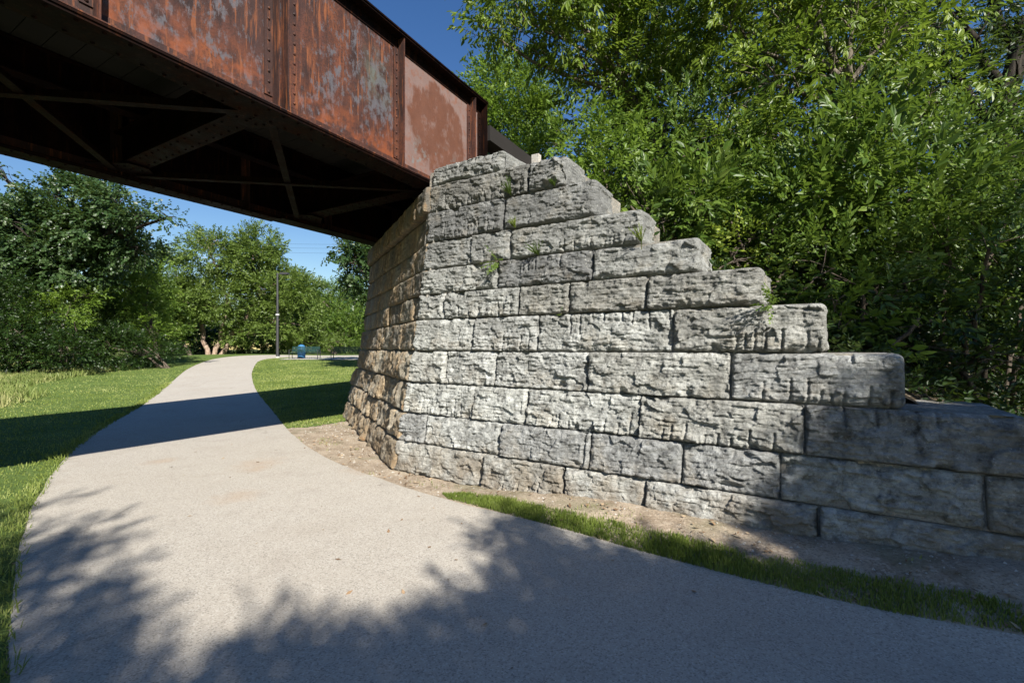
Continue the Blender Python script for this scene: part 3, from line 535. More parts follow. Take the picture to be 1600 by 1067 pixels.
shr = [('S1', 'bright green leafy shrub just behind the topmost wall stones', 950, 7.6, lb((925, 250, 7.7, (.9, .8, .6)), (985, 300, 7.4, (.8, .7, .8)), (900, 215, 8.2, (.6, .6, .5))), 'lime', 'shrub', 240),
       ('S2', 'fresh green shrub behind the wall step below the topmost stones', 1050, 6.3, lb((1045, 345, 6.3, (.62, .5, .6)), (1000, 320, 6.8, (.5, .5, .4)), (1095, 330, 6.4, (.5, .5, .6))), 'shrub', 'tip', 240),
       ('S3', 'tall mid green shrub between the two light green trees above the wall', 1080, 7.8, lb((1080, 230, 7.9, (1.0, .8, .9)), (1130, 290, 7.4, (.8, .7, .8))), 'shrub', 'shrub', 170),
       ('S4', 'dense shrub with small leaves above the middle wall steps', 1200, 6.0, lb((1180, 370, 6.1, (.7, .6, .6)), (1230, 320, 6.4, (.8, .6, .7))), 'shrub', 'small', 330),
       ('S5', 'large glossy shrub with upright shoots, tallest in the bank thicket', 1330, 5.9, lb((1330, 260, 6.0, (.8, .6, .7)), (1290, 330, 5.9, (.7, .6, .6)), (1380, 310, 5.8, (.7, .6, .7)), (1345, 195, 6.1, (.35, .35, .4))), 'shrub', 'tip', 200),
       ('S6', 'green shrub of fine round leaves in front of the dark trunk', 1470, 5.6, lb((1450, 310, 5.7, (.8, .6, .7)), (1500, 250, 6.0, (.7, .6, .6)), (1430, 400, 5.3, (.6, .5, .5))), 'shrub', 'small', 360),
       ('S7', 'dark leafy shrub in the shade behind the fourth wall step from the top', 1340, 5.2, lb((1300, 420, 5.3, (.6, .5, .5)), (1370, 460, 5.0, (.6, .5, .5))), 'shrub', 'shrub', 200),
       ('S8', 'green shrub at the right edge of the photo above the shaded bank', 1570, 5.1, lb((1560, 380, 5.1, (.7, .6, .7)), (1620, 300, 5.3, (.6, .6, .6)), (1590, 440, 4.8, (.5, .5, .4))), 'shrub', 'shrub', 220),
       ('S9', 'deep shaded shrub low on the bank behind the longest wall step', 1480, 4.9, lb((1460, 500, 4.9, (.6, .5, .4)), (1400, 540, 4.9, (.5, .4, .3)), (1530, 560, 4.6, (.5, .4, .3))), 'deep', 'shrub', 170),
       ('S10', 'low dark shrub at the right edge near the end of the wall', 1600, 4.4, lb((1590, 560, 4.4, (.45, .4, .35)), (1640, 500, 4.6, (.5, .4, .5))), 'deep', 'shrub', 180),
       ('S11', 'small bright bush growing beside the end of the fifth wall step', 1318, 4.75, lb((1318, 515, 4.75, (.20, .18, .26)), (1308, 470, 4.8, (.14, .12, .14))), 'lime', 'tip', 700),
       ('S12', 'small yellowish bush behind the stone step with the rounded end', 1165, 5.6, lb((1165, 408, 5.6, (.22, .2, .14)), (1140, 392, 5.7, (.15, .15, .12))), 'yellow', 'small', 800)]
for i, (_, lab, bp, Y, lo, lf, tp, dn) in enumerate(shr):
    plant('shrub', lab, 'shrub', hb(bp, Y), lo, lf, tp, dens=dn*.72, tr=.03, stems=3, seed=100+i, clump=.26, group='shrubs on the bank behind the wing wall', scale=1.08 if tp != 'small' else 1.15, twig=5, flt=wallfree)
plant('broadleaf_tree', 'light green tree whose drooping sprays reach out beside the girder', 'tree', hb(1060, 10), lb((905, 30, 9.2, (1.1, 1, .9)), (820, 30, 9.0, (.9, .8, .6)), (757, 45, 9.0, (.5, .5, .3)), (900, 95, 9.5, (.7, .7, .5)), (960, 110, 9.6, (1.1, .9, .8)), (1030, 40, 9.6, (1.1, 1, 1)), (960, 185, 9.8, (.75, .7, .5)), (1040, 180, 9.8, (.9, .8, .8)), (820, -40, 9.3, (1.2, 1, .8)), (950, -60, 9.4, (1.6, 1, 1))), 'ash', 'ash', dens=78, tr=.12, scale=1.2, seed=11, clump=.42, bark='barkl', flt=wallfree, roll=.35)
plant('broadleaf_tree', 'fresh lime green tree standing behind the end of the rusty girder', 'tree', (0.3, 15.5, 4.4), lb((790, 165, 14, (1.0, .9, .9)), (825, 200, 14, (.75, .8, .8)), (770, 215, 14, (.9, .8, .7)), (845, 250, 13.5, (.7, .7, .6)), (770, 130, 14.3, (.5, .5, .5)), (810, 135, 14, (.5, .5, .5))), 'lime', 'small', dens=230, tr=.11, seed=12, clump=.4, scale=1.9, twig=8, flt=wallfree)
plant('broadleaf_tree', 'yellow green tree with long leaves catching the sun, top centre of the bank', 'tree', hb(1290, 8.3), lb((1140, 40, 8.2, (.9, .8, .8)), (1230, 30, 7.8, (.9, .8, .8)), (1330, 20, 7.6, (.9, .8, .7)), (1190, 130, 7.8, (.8, .7, .6)), (1290, 120, 7.5, (.8, .7, .6)), (1390, 120, 7.3, (.8, .7, .6)), (1450, 170, 7.2, (.6, .6, .4)), (1160, 210, 7.6, (.7, .6, .6)), (1250, 210, 7.3, (.7, .6, .5)), (1420, 40, 7.6, (.7, .7, .6)), (1250, -70, 7.9, (1.8, 1.2, .9))), 'ash', 'ash', dens=85, scale=1.2, tr=.12, seed=13, clump=.36, bark='barkl', flt=wallfree, roll=.35)
plant('broadleaf_tree', 'dark tree with a thick leaning trunk at the upper right', 'tree', hb(1520, 9.5), lb((1500, 20, 9.3, (.9, .9, .7)), (1590, 130, 9.2, (.9, .9, .6)), (1470, 90, 9.6, (.8, .8, .5)), (1600, 250, 9, (1.1, .9, .9)), (1560, 200, 9.6, (1, .9, .8)), (1620, 20, 9.5, (.8, .9, .8)), (1520, -60, 9.6, (1.3, 1, .8))), 'deep', 'ash', dens=80, tr=.26, seed=14, clump=.4, bark='barkd', leanto=pt(1600, 30, 9.3), flt=wallfree)
bg = [(1010, 120, 13, 1.9), (1130, 180, 13, 2.0), (1250, 120, 13, 2.1), (1370, 190, 13, 2.1), (1060, 40, 14, 1.8), (1200, 20, 14, 2.0), (1340, 10, 14, 2.0), (1450, 120, 13, 1.9), (1480, 260, 12, 1.8), (1600, 270, 12, 2.0), (1080, 270, 12, 1.7), (1230, 290, 11, 1.7), (1360, 320, 11, 1.6), (1530, 370, 10, 1.6), (1000, 210, 14, 1.3), (980, 280, 12, 1.2)]
for gi, sel in enumerate(([0, 4, 10, 14, 15], [1, 5, 11, 2], [3, 6, 12, 7], [8, 9, 13])):
    lo = [(pt(bg[i][0], bg[i][1], bg[i][2]), bg[i][3]*.62) for i in sel]; mx = sum(bg[i][0] for i in sel)/len(sel)
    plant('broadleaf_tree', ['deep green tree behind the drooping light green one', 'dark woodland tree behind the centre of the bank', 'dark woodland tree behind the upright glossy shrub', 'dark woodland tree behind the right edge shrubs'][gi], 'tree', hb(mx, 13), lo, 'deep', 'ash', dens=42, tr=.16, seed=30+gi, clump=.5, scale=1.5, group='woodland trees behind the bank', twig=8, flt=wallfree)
for gi, (lab, bx_, lo) in enumerate((('dark leafy tree behind the low shaded shrubs of the bank', 1400, lb((1230, 400, 8.5, (1.0, .9, .8)), (1330, 400, 8, (1.0, .9, .8)), (1420, 420, 7.5, (1.0, .9, .8)), (1280, 470, 8, (.9, .8, .7)), (1380, 500, 7.2, (.9, .8, .6)))),
        ('dark leafy tree standing at the right edge behind the end of the wall', 1560, lb((1500, 420, 7.5, (1.0, .9, .9)), (1590, 460, 7, (1.0, .9, .8)), (1480, 540, 6.6, (.9, .8, .5)), (1600, 560, 6.2, (.8, .8, .4)), (1700, 480, 7, (1.2, 1, 1.2)), (1660, 300, 8, (1.2, 1, 1.2)))),
        ('dark leafy tree behind the bright shrub at the wall top', 1120, lb((1120, 350, 8.8, (.9, .8, .7)), (1050, 290, 9.5, (.9, .8, .7)), (1160, 290, 9, (.9, .8, .8)), (1010, 240, 10.5, (.9, .8, .8)))))):
    plant('broadleaf_tree', lab, 'tree', hb(bx_, 9), lo, 'deep', 'shrub', dens=120, tr=.09, seed=70+gi, clump=.4, scale=1.25, group='woodland trees behind the bank', twig=6, flt=wallfree)
# ground cover on the bank
r = np.random.default_rng(55); X = r.uniform(-2, 12, 26000); Y = r.uniform(2, 16, 26000); k = hkeep(X, Y) & (np.hypot(X, Y) < 16); X, Y = X[k], Y[k]; P = np.stack([X, Y, hillz(X, Y)+.03+.25*r.random(len(X))**2], 1); kk = wallfree(P); P = P[kk]
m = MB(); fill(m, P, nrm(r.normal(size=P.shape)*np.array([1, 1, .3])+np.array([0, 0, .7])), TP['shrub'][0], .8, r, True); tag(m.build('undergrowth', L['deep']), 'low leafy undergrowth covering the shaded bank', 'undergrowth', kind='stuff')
# small plants rooted in the wall joints
def weed(px, py, row, lab, leaf, n, h, tp='small', sc=.5, fine=False, seed=1, dz=0):
    a = ta(px, RZ[row]); z = RZ[row]+.0; u = uz(z)-.02; b0 = np.array([C0[0]+DW[0]*a-NW[0]*u, C0[1]+DW[1]*a-NW[1]*u, z]); r = np.random.default_rng(seed); o = thing('wall_weed', lab, 'weed', tuple(b0), 0, 'weeds rooted in the wall joints')
    st = MB(); P = []; D = []
    for i in range(n):
        d = nrm(np.array([NW[0], NW[1], 0])*.8+r.normal(size=3)*.45+np.array([0, 0, .9 if fine else dz])); e = d*h*(.5+.6*r.random()); st.tube([[0, 0, 0], e*.5+[0, 0, .01], e], [.003, .002, .001], 4)
        P.append(e*.25); D.append(d); P.append(e*.7); D.append(d)
    st.build('stem', M['barkl'] if not fine else L['straw'], o)
    m = MB()
    if fine:
        for e in np.array(D)*h: 
            s = nrm(np.cross(e, [0, 0, 1]))*.004; m.add([-s, s, e*.6+s*.7+[0, 0, .01], e, e*.6-s*.7+[0, 0, .01]], [(0, 1, 2, 3, 4)], [r.random()*.9+.05])
    fill(m, np.array(P), np.array(D), TP[tp][0], sc*(.45 if fine else 1), r, TP[tp][1]); m.build('foliage', L[leaf], o)
weed(800, 305, 10, 'feathery green tuft in the joint under the topmost stones', 'shrub', 16, .22, fine=True, seed=1)
weed(806, 322, 9, 'pale tuft of grass hanging below the feathery one on the wall', 'yellow', 12, .13, fine=True, seed=2, sc=.4)
weed(780, 402, 8, 'small bright ivy plant hanging over a joint near the wall corner', 'lime', 10, .13, 'small', .5, seed=3, dz=-.3)
weed(843, 382, 8, 'dry brownish green tuft on the wall right of the ivy', 'shrub', 14, .20, fine=True, seed=4)
weed(868, 335, 10, 'thin green stalks beside the small stone near the wall top', 'shrub', 8, .12, fine=True, seed=5)
weed(1003, 372, 8, 'straw coloured grass tuft at the end of a stepped course', 'yellow', 12, .2, fine=True, seed=6)
weed(1203, 486, 6, 'leafy sprig at the end of the wide stepped course', 'lime', 9, .13, 'small', .6, seed=7, dz=.5)
weed(880, 495, 6, 'tiny green sprig in the joint on the bright part of the wall', 'lime', 3, .03, 'small', .2, seed=8)
# ------------------------------------------------------------------ trees beyond the bridge
gz = lambda x, y: float(hgt(x, y))
def far(name, lab, bx, by, lo, leaf, tp='far', dens=14, scale=1.0, **kw): return plant(name, lab, 'tree' if 'tree' in name else 'shrub', (bx, by, gz(bx, by)), lo, leaf, tp, dens=dens*1.9, scale=scale, **kw)
far('birch_tree', 'pale barked multi stemmed birch at the bend of the path', -24.8, 38.5, lb((270, 430, 38, (2.2, 2, 1.8)), (330, 400, 38, (2.3, 2, 2)), (395, 400, 38, (2.2, 2, 2.2)), (300, 470, 37.5, (2.4, 2, 1.5)), (360, 470, 37.5, (2.6, 2, 1.6)), (420, 450, 38, (2.4, 2, 2.2)), (460, 460, 39, (2, 2, 2.1)), (415, 385, 39, (1.5, 1.5, 1.2)), (335, 375, 38.5, (1.2, 1.2, .8)), (260, 500, 38, (2.0, 2, 1.3)), (440, 505, 38, (2.2, 2, 1.5)), (385, 520, 38, (1.4, 1.4, .8))), 'birch', dens=20, bark='birch', stems=3, spread=1.4, tr=.2, seed=41, clump=.8)
far('broadleaf_tree', 'blue green tree right of the birch behind the benches', -16.5, 50, lb((515, 470, 50, (2.5, 2, 2.2)), (485, 500, 50, (2.6, 2, 2.2)), (545, 470, 52, (1.2, 2, 1.5)), (535, 515, 49, (2.8, 2, 2.4)), (470, 460, 51, (2, 2, 2)), (560, 520, 49, (2, 2, 2.4))), 'shrub', dens=15, seed=42, clump=.8, tr=.2)
far('broadleaf_tree', 'tall tree glimpsed past the far edge of the stone abutment', -5.4, 22, lb((555, 410, 21, (.8, 1, .9)), (535, 385, 21, (.7, .8, .35)), (590, 440, 22, (1.2, 1, 2)), (575, 340, 22, (1.4, 1, 1.4))), 'cotton', 'cot', dens=50, seed=43, clump=.5, tr=.13)
far('shrub', 'low sunlit bush behind the blue bin and bench', -15.2, 40, lb((490, 537, 40, (1.6, 1, .8)), (530, 535, 40, (1.4, 1, .9)), (460, 540, 41, (1.0, 1, .7))), 'birch', dens=28, seed=44, tr=.05, stems=3, clump=.6, scale=.7)
far('shrub', 'dark green thicket behind the street lamp', -19, 42, lb((440, 530, 42, (2, 1.5, 1.3)), (400, 535, 43, (2.2, 1.5, 1.2)), (505, 515, 43, (2.4, 1.5, 1.6)), (550, 520, 43, (2.2, 1.5, 1.8))), 'shrub', dens=20, seed=45, tr=.07, stems=3, clump=.7)
far('shrub', 'dark green thicket behind the stems of the birch', -28, 43, lb((250, 530, 42, (2.2, 1.5, 1.4)), (300, 530, 43, (2.2, 1.5, 1.3)), (350, 535, 43, (2.2, 1.5, 1.2))), 'deep', dens=20, seed=46, tr=.07, stems=3, clump=.7)
far('cottonwood_tree', 'tall dark cottonwood with glinting leaves left of the path', -24, 24.5, lb((50, 362, 22, (2.1, 2, 1.45)), (120, 325, 22, (1.7, 1.6, 1.3)), (185, 320, 21.5, (1.2, 1.1, .8)), (225, 335, 21, (.8, .7, .5)), (150, 365, 22, (1.6, 1.5, 1.2)), (90, 410, 22.5, (2.4, 2, 1.5)), (0, 400, 23, (2.4, 2, 2)), (180, 385, 22.5, (1.4, 1.2, .8)), (-70, 360, 23, (2.6, 2, 2.6)), (-5, 262, 22, (.5, .5, .35)), (262, 340, 21, (.55, .5, .3)), (120, 305, 22, (.8, .8, .4)), (215, 385, 22, (.9, .8, .7))), 'cotton', 'cot', dens=46, seed=47, clump=.6, tr=.32, bark='barkd')
far('broadleaf_tree', 'bright yellow green young tree before the dark cottonwood', -19.6, 25.5, lb((150, 420, 25, (1.4, 1.2, 1.3)), (195, 450, 25, (1.5, 1.3, 1.6)), (175, 395, 25, (.9, .8, .7)), (220, 500, 25.5, (1.3, 1.2, 1.2)), (235, 440, 26, (1.2, 1.1, 1.2))), 'lime', 'far', dens=48, scale=.6, seed=48, clump=.5, tr=.1)
far('shrub', 'rounded light green shrub among the dark bushes at left', -21.2, 22, lb((90, 490, 21.5, (1.25, 1, .85)), (120, 465, 21.7, (.9, .8, .6)), (60, 510, 21.5, (.9, .8, .6))), 'lime', 'far', dens=55, scale=.55, seed=49, clump=.42, tr=.05, stems=3)
far('shrub', 'dark thicket along the meadow at the left edge', -21, 19.5, lb((20, 530, 19.5, (1.8, 1.2, 1.5)), (80, 555, 20, (1.7, 1.1, 1.0)), (-30, 480, 19.5, (1.8, 1.2, 1.6))), 'deep', 'far', dens=50, scale=.6, seed=50, clump=.5, tr=.06, stems=3)
far('shrub', 'dark thicket between the light shrub and the birch', -18.2, 24.5, lb((150, 545, 23, (1.6, 1.2, 1.2)), (200, 550, 24, (1.5, 1.2, 1.1)), (245, 550, 26, (1.2, 1.2, .8)), (160, 510, 24.5, (1.6, 1.2, 1.2))), 'deep', 'far', dens=50, scale=.6, seed=51, clump=.5, tr=.06, stems=3)
far('broadleaf_tree', 'mid green tree between the young tree and the birch', -25, 36, lb((230, 480, 35, (2.2, 1.8, 2.0)), (200, 430, 36, (1.8, 1.5, 1.4)), (240, 520, 34, (1.8, 1.5, 1.4))), 'shrub', 'far', dens=22, seed=52, clump=.7, tr=.16)
# distant wood closing the view
r = np.random.default_rng(9); P, D = [], []
for x in np.arange(-95, 60, 4.2):
    for _ in range(3):
        y = 62+r.random()*14+max(0, x)*.1; h = 2+r.random()*5.5; c = np.array([x+r.normal()*2, y, 1+h]); p, d = lobe_points([(c, (3.2, 2.6, 2.6))], 3.2, r, 1.2); P.append(p); D.append(d)
for y in np.arange(-10, 60, 4.5):
    for _ in range(2):
        c = np.array([-46-r.random()*10, y, 1+r.random()*7]); p, d = lobe_points([(c, (3, 3, 3))], 2.5, r, 1.2); P.append(p); D.append(d)
m = MB(); fill(m, np.concatenate(P), np.concatenate(D), TP['far'][0], 2.1, r, False); tag(m.build('distant_wood', L['shrub']), 'distant belt of green woodland behind the park', 'woodland', kind='stuff')
# ------------------------------------------------------------------ grass
def blades(name, label, n, region, hfun, h0, mat, seed, width=.004, falloff=None, straw=0, lean=.5, bb=(-30, 8, -3, 30), near=3.0):
    r = np.random.default_rng(seed)
    # sample in polar coordinates around the viewpoint's foot so that density thins with distance
    X = r.uniform(bb[0], bb[1], n); Y = r.uniform(bb[2], bb[3], n)
    if falloff: d = np.hypot(X, Y); k = r.random(n) < np.minimum(1, (near/np.maximum(d, .1))**falloff); X, Y = X[k], Y[k]
    k = region(X, Y); X, Y = X[k], Y[k]; N = len(X); d = np.hypot(X, Y); sc = np.clip(d/6, 1, 3.5)
    h = h0*(.5+r.random(N))*(1+.5*fbm(np.stack([X*1.5, Y*1.5, X*0], 1), 3, 3)); a = r.uniform(0, 2*math.pi, N); w = width*sc*(.7+.6*r.random(N)); b0 = np.stack([X, Y, hfun(X, Y)], 1)
    s = np.stack([np.cos(a), np.sin(a), 0*a], 1)*w[:, None]; la = r.uniform(0, 2*math.pi, N); le = lean*r.random(N)
    t = np.stack([np.cos(la)*le, np.sin(la)*le, 1-.35*le], 1)*h[:, None]; mid = t*.55+np.array([0, 0, 1])*h[:, None]*.08
    V = np.stack([b0-s, b0+s, b0+mid+s*.7, b0+t, b0+mid-s*.7], 1); m = MB(); q = np.arange(N)[:, None]*5; rr = np.clip(r.random(N)*.6+.18+.75*fbm(np.stack([X*.9, Y*.9, X*0+4], 1), 8, 4)+.25*fbm(np.stack([X*5, Y*5, X*0+4], 1), 18, 2), .02, 1)
    m.add(V, q+np.array([[0, 1, 2, 3, 4]]), rr); print(name, N); return tag(m.build(name, mat), label, 'grass', kind='stuff')
def dpoly(poly):
    P = np.array(poly)
    def f(x, y):
        d = np.full(np.shape(x), 9e9)
        for a, b_ in zip(P[:-1], P[1:]):
            ab_ = b_-a; t = np.clip(((x-a[0])*ab_[0]+(y-a[1])*ab_[1])/(ab_@ab_+1e-9), 0, 1); d = np.minimum(d, np.hypot(x-a[0]-t*ab_[0], y-a[1]-t*ab_[1]))
        return d
    return f
rq = np.random.default_rng(91); LEs = LE[::4]; REs = RE[::4]
mead = lambda x, y: inpoly(x, y, lawnL) & (dpoly(LEs)(x, y) > 3.4+.6*np.sin(x)+1.2*rq.random(np.shape(x))) & (y > 9.5+rq.random(np.shape(x))*1.5)
blades('lawn_grass', 'mown green lawn left of the path', 900000, lambda x, y: inpoly(x, y, lawnL) & ~mead(x, y), hgt, .034, L['grass'], 1, falloff=1.6, bb=(-24, -1, .5, 32), near=5.5)
blades('lawn_grass', 'mown green lawn around the benches right of the path', 500000, ins(lawnR), hgt, .036, L['grass'], 2, falloff=1.5, bb=(-18, 0, 8, 34), near=10)
blades('meadow_grass', 'taller straw flecked meadow grass left of the lawn', 260000, mead, hgt, .22, L['straw'], 3, bb=(-28, -8, 9, 26), width=.005, lean=.8)
vd = dpoly(verge); edge = lambda x, y: inpoly(x, y, vergep) & (r3.random(np.shape(x)) < sstep(-.04, .12, vd(x, y)+.14*fbm(np.stack([x*3, y*3, x*0], 1), 2, 4))*(.45+.55*sstep(-.35, .0, fbm(np.stack([x*6, y*6, x*0], 1), 12, 3))))
r3 = np.random.default_rng(3)
blades('verge_grass', 'strip of green grass between the path and the bare soil at the wall', 900000, edge, hgt, .040, L['verge'], 4, bb=(-1.2, 6, 0, 5), width=.0028)
blades('soil_weeds', 'sparse grass on the bare soil beside the wall corner', 30000, lambda x, y: (fbm(np.stack([x*2.2, y*2.2, x*0+3], 1), 21, 3) > .22) & ~inpoly(x, y, pathpoly) & (((x-C0[0])*NW[0]+(y-C0[1])*NW[1] > .1) | ((x-C0[0])*NF[0]+(y-C0[1])*NF[1] > .1)) & ~inpoly(x, y, vergep), hgt, .035, L['straw'], 5, bb=(-5, 5, 1.5, 10), width=.003)
le = dpoly(LEs)
blades('edge_grass', 'ragged grass fringe overhanging the left path edge', 160000, lambda x, y: (le(x, y) < .16) & ~inpoly(x, y, pathpoly) | ((le(x, y) < .04)), hgt, .07, L['grass'], 6, bb=(-15, 0, 0, 18), lean=.9)
# litter: dead leaves, twigs, pebbles on the soil
r = np.random.default_rng(77); n = 26000; X = r.uniform(-5, 6, n); Y = r.uniform(1.5, 10, n); o1 = (X-C0[0])*NW[0]+(Y-C0[1])*NW[1]; o2 = (X-C0[0])*NF[0]+(Y-C0[1])*NF[1]; k = ((o1 > .02) | (o2 > .02)) & (~inpoly(X, Y, pathpoly) | (r.random(n) < .03)) & ((o1 < 1.6+1.2*r.random(n)**3) | (o2 < 1.3)) & (r.random(n) < .25+.75*(fbm(np.stack([X*2.5, Y*2.5, X*0], 1), 31, 3) > .05)); X, Y = X[k], Y[k]; N = len(X); a = r.uniform(0, 6.28, N)
s = .006+.026*r.random(N)**3; dx = np.stack([np.cos(a), np.sin(a), .3*r.normal(size=N)], 1)*s[:, None]; dy = np.stack([-np.sin(a), np.cos(a), .3*r.normal(size=N)], 1)*(s*.5)[:, None]; c = np.stack([X, Y, hgt(X, Y)+.018], 1)
kl = NT('dead_leaf'); kl.pr(kl.ramp(kl.n('ShaderNodeAttribute', attribute_name='rnd').outputs['Fac'], (0, (.10, .06, .035)), (.5, (.25, .16, .09)), (1, (.42, .33, .22))), .9)
m = MB(); m.add(np.stack([c-dx, c-dy, c+dx, c+dy], 1), np.arange(N*4).reshape(-1, 4), r.random(N)*.98+.01); tag(m.build('leaf_litter', kl.m), 'dead leaves and bark scraps scattered on the bare soil', 'leaf litter', kind='stuff')
# pebbles
r = np.random.default_rng(78); n = 12000; X = r.uniform(-5, 6, n); Y = r.uniform(1.5, 10, n); o1 = (X-C0[0])*NW[0]+(Y-C0[1])*NW[1]; o2 = (X-C0[0])*NF[0]+(Y-C0[1])*NF[1]; k = ((o1 > .02) | (o2 > .02)) & ~inpoly(X, Y, pathpoly) & ~inpoly(X, Y, vergep) & ((o1 < 1.4) | (o2 < 1.2)); X, Y = X[k], Y[k]; N = len(X)
T = np.array([(1, 0, 0), (-1, 0, 0), (0, 1, 0), (0, -1, 0), (0, 0, .7), (0, 0, -.7)]); FT = np.array([(0, 2, 4), (2, 1, 4), (1, 3, 4), (3, 0, 4)]); sz = .004+.012*r.random(N)**3
V = (T[None]*(1+.3*r.normal(size=(N, 6, 1))))*sz[:, None, None]+np.stack([X, Y, hgt(X, Y)+.003], 1)[:, None]; m = MB(); m.add(V, (np.arange(N)[:, None, None]*6+FT[None]).reshape(-1, 3)); tag(m.build('gravel', M['concrete'], smooth=False), 'small loose gravel on the soil at the wall foot', 'gravel', kind='stuff')
# ------------------------------------------------------------------ park furniture
grey = plain('grey_painted_metal', (.035, .035, .037), .5); green = plain('green_coated_metal', (.008, .035, .034), .45); blue = plain('blue_plastic', (.02, .09, .20), .5); black = plain('black_metal', (.02, .022, .024), .5); white = plain('white_band', (.4, .4, .39), .5)
lx, ly = pt(433.5, 558, 32.6)[:2]; lz = gz(lx, ly); lp = thing('street_lamp', 'slim grey lamp post with a flat rectangular head by the path', 'street lamp', (lx, ly, lz))
m = MB(); m.tube([(0, 0, 0), (0, 0, 3), (.0, 0, 6.0)], [.10, .085, .06], 10); m.build('post', grey, lp, True)
m = MB(); m.tube([(0, 0, 5.85), (.15, 0, 5.95), (.38, 0, 5.97)], [.035, .035, .035], 8); m.build('arm', grey, lp)
m = MB(); m.box(.25, .78, -.17, .17, 5.90, 6.04); m.box(.29, .74, -.14, .14, 5.885, 5.8995); m.build('lamp_head', grey, lp)
m = MB(); m.lathe([(.16, 0), (.16, .08), (.11, .12), (0.1, .12)], k=14); m.build('base', M['concrete'], lp); m = MB(); m.lathe([(.10, 3.0), (.13, 3.02), (.13, 3.10), (.10, 3.12)], k=12); m.build('band', white, lp)
def bench(px, Y, lab, first=None):
    x, y = pt(px, 560, Y)[:2]
    if first:
        o = first.copy(); C.objects.link(o); o.location = (x, y, gz(x, y)); o['label'] = lab
        for ch in first.children: c = ch.copy(); C.objects.link(c); c.parent = o
        return o
    o = thing('park_bench', lab, 'bench', (x, y, gz(x, y)), math.radians(4), 'metal park benches on the lawn')
    m = MB()
    for i in range(7): m.box(-.92, .92, -.22+i*.065, -.22+i*.065+.045, .43, .45)
    m.build('seat', green, o); m = MB()
    for i in range(6): m.box(-.92, .92, .25+i*.012, .262+i*.012, .50+i*.062, .545+i*.062)
    for i in range(12): m.box(-.9+i*.163, -.885+i*.163, .262, .275, .5, .86)
    m.build('backrest', green, o)
    for s in (-1, 1):
        for yy in (-.24, .28):
            m = MB(); m.tube([(s*.93, yy, 0), (s*.93, yy, .62)], .025, 8); m.build('leg', black, o)
        m = MB(); m.tube([(s*.93, -.24, .62), (s*.93, 0, .645), (s*.93, .28, .62)], .025, 8); m.build('armrest', black, o)
    return o
b1 = bench(476, 31.2, 'dark green metal bench standing in front of the blue bin'); bench(541, 31.2, 'dark green metal bench half hidden behind the abutment', b1)
x, y = pt(471, 560, 32.0)[:2]; bn = thing('trash_can', 'round blue litter bin with a domed lid behind the bench', 'litter bin', (x, y, gz(x, y)))
bn.scale = (.85, .85, .8); m = MB(); m.lathe([(0, .02), (.27, .02), (.30, .1), (.31, .82), (.28, .86)], k=20); m.build('body', blue, bn, True); m = MB(); m.lathe([(.32, .84), (.33, .90), (.30, 1.02), (.2, 1.16), (.08, 1.22), (0, 1.23)], k=20); m.build('lid', plain('light_blue_plastic', (.035, .13, .26), .5), bn, True); m = MB(); m.box(-.12, .12, -.335, -.28, .93, 1.02); m.build('opening', black, bn)
pd = MB(); x0 = pt(455, 560, 31)[0]; 
X_, Y_ = np.meshgrid(np.linspace(x0-.6, x0+6.5, 30), np.linspace(30.4, 33.0, 12)); V = np.stack([X_, Y_, hgt(X_, Y_)+.03], -1); i, j = np.meshgrid(np.arange(11), np.arange(29), indexing='ij'); a = (i*30+j).ravel(); pd.add(V, np.stack([a, a+1, a+31, a+30], 1)); tag(pd.build('pavement', M['concrete']), kind='structure')
# overhead wires with their poles, far behind
wl = thing('utility_line', 'thin overhead power wires crossing the sky beyond the trees', 'power line', (-60, 58, 0))
for q in (0, .5, 1.1):
    P = [(-60+t*90+60, t*0, 16.5-q-.9-9*.12*math.sin(t*math.pi)) for t in np.linspace(0, 1, 24)]; m = MB(); m.tube(P, .009, 4); m.build('wire', black, wl)
for x in (0, 90): m = MB(); m.tube([(x, 0, -.5), (x, 0, 16.4)], [.17, .12], 10); m.beam((x, -1.1, 15.9), (x, 1.1, 15.9), .1, .12); m.build('pole', M['timber'], wl)
# ------------------------------------------------------------------ trees behind the photographer that shade the foreground
def onray(gp, h): gp = np.array([gp[0], gp[1], gp[2] if len(gp) > 2 else 0.0]); return gp+SUN*(h/SUN[2])
def gpx(px, py): x, y = G(px, py); return (x, y, 0)
rs = np.random.default_rng(5)
def shade(lab, spots, trunk, seed, dens=1.0):
    r = np.random.default_rng(seed); root = thing('broadleaf_tree', lab, 'tree', (trunk[0], trunk[1], 0), 0, 'trees standing behind the viewpoint'); cr = MB(); w = MB(); tops = []
    for (gp, rad, h, n) in spots:
        c = onray(gp, h)-np.array([trunk[0], trunk[1], 0]); tops.append(c); p = r.normal(size=(int(n*dens*1.5), 3))*np.array([rad, rad, rad*.5])*.55+c; fill(cr, p, nrm(p-c+.4*r.normal(size=p.shape)), TP['ash'][0], .85, r, True)
    P = limb(w, (0, 0, -.2), np.mean(tops, 0)-[0, 0, 1], .3, .14, r, .04, 10, 9)
    for c in tops: limb(w, P[r.integers(4, 8)], c, .09, .02, r, .08)
    w.build('trunk', M['bark'], root, True); cr.build('crown', L['shrub'], root)
sp1 = []
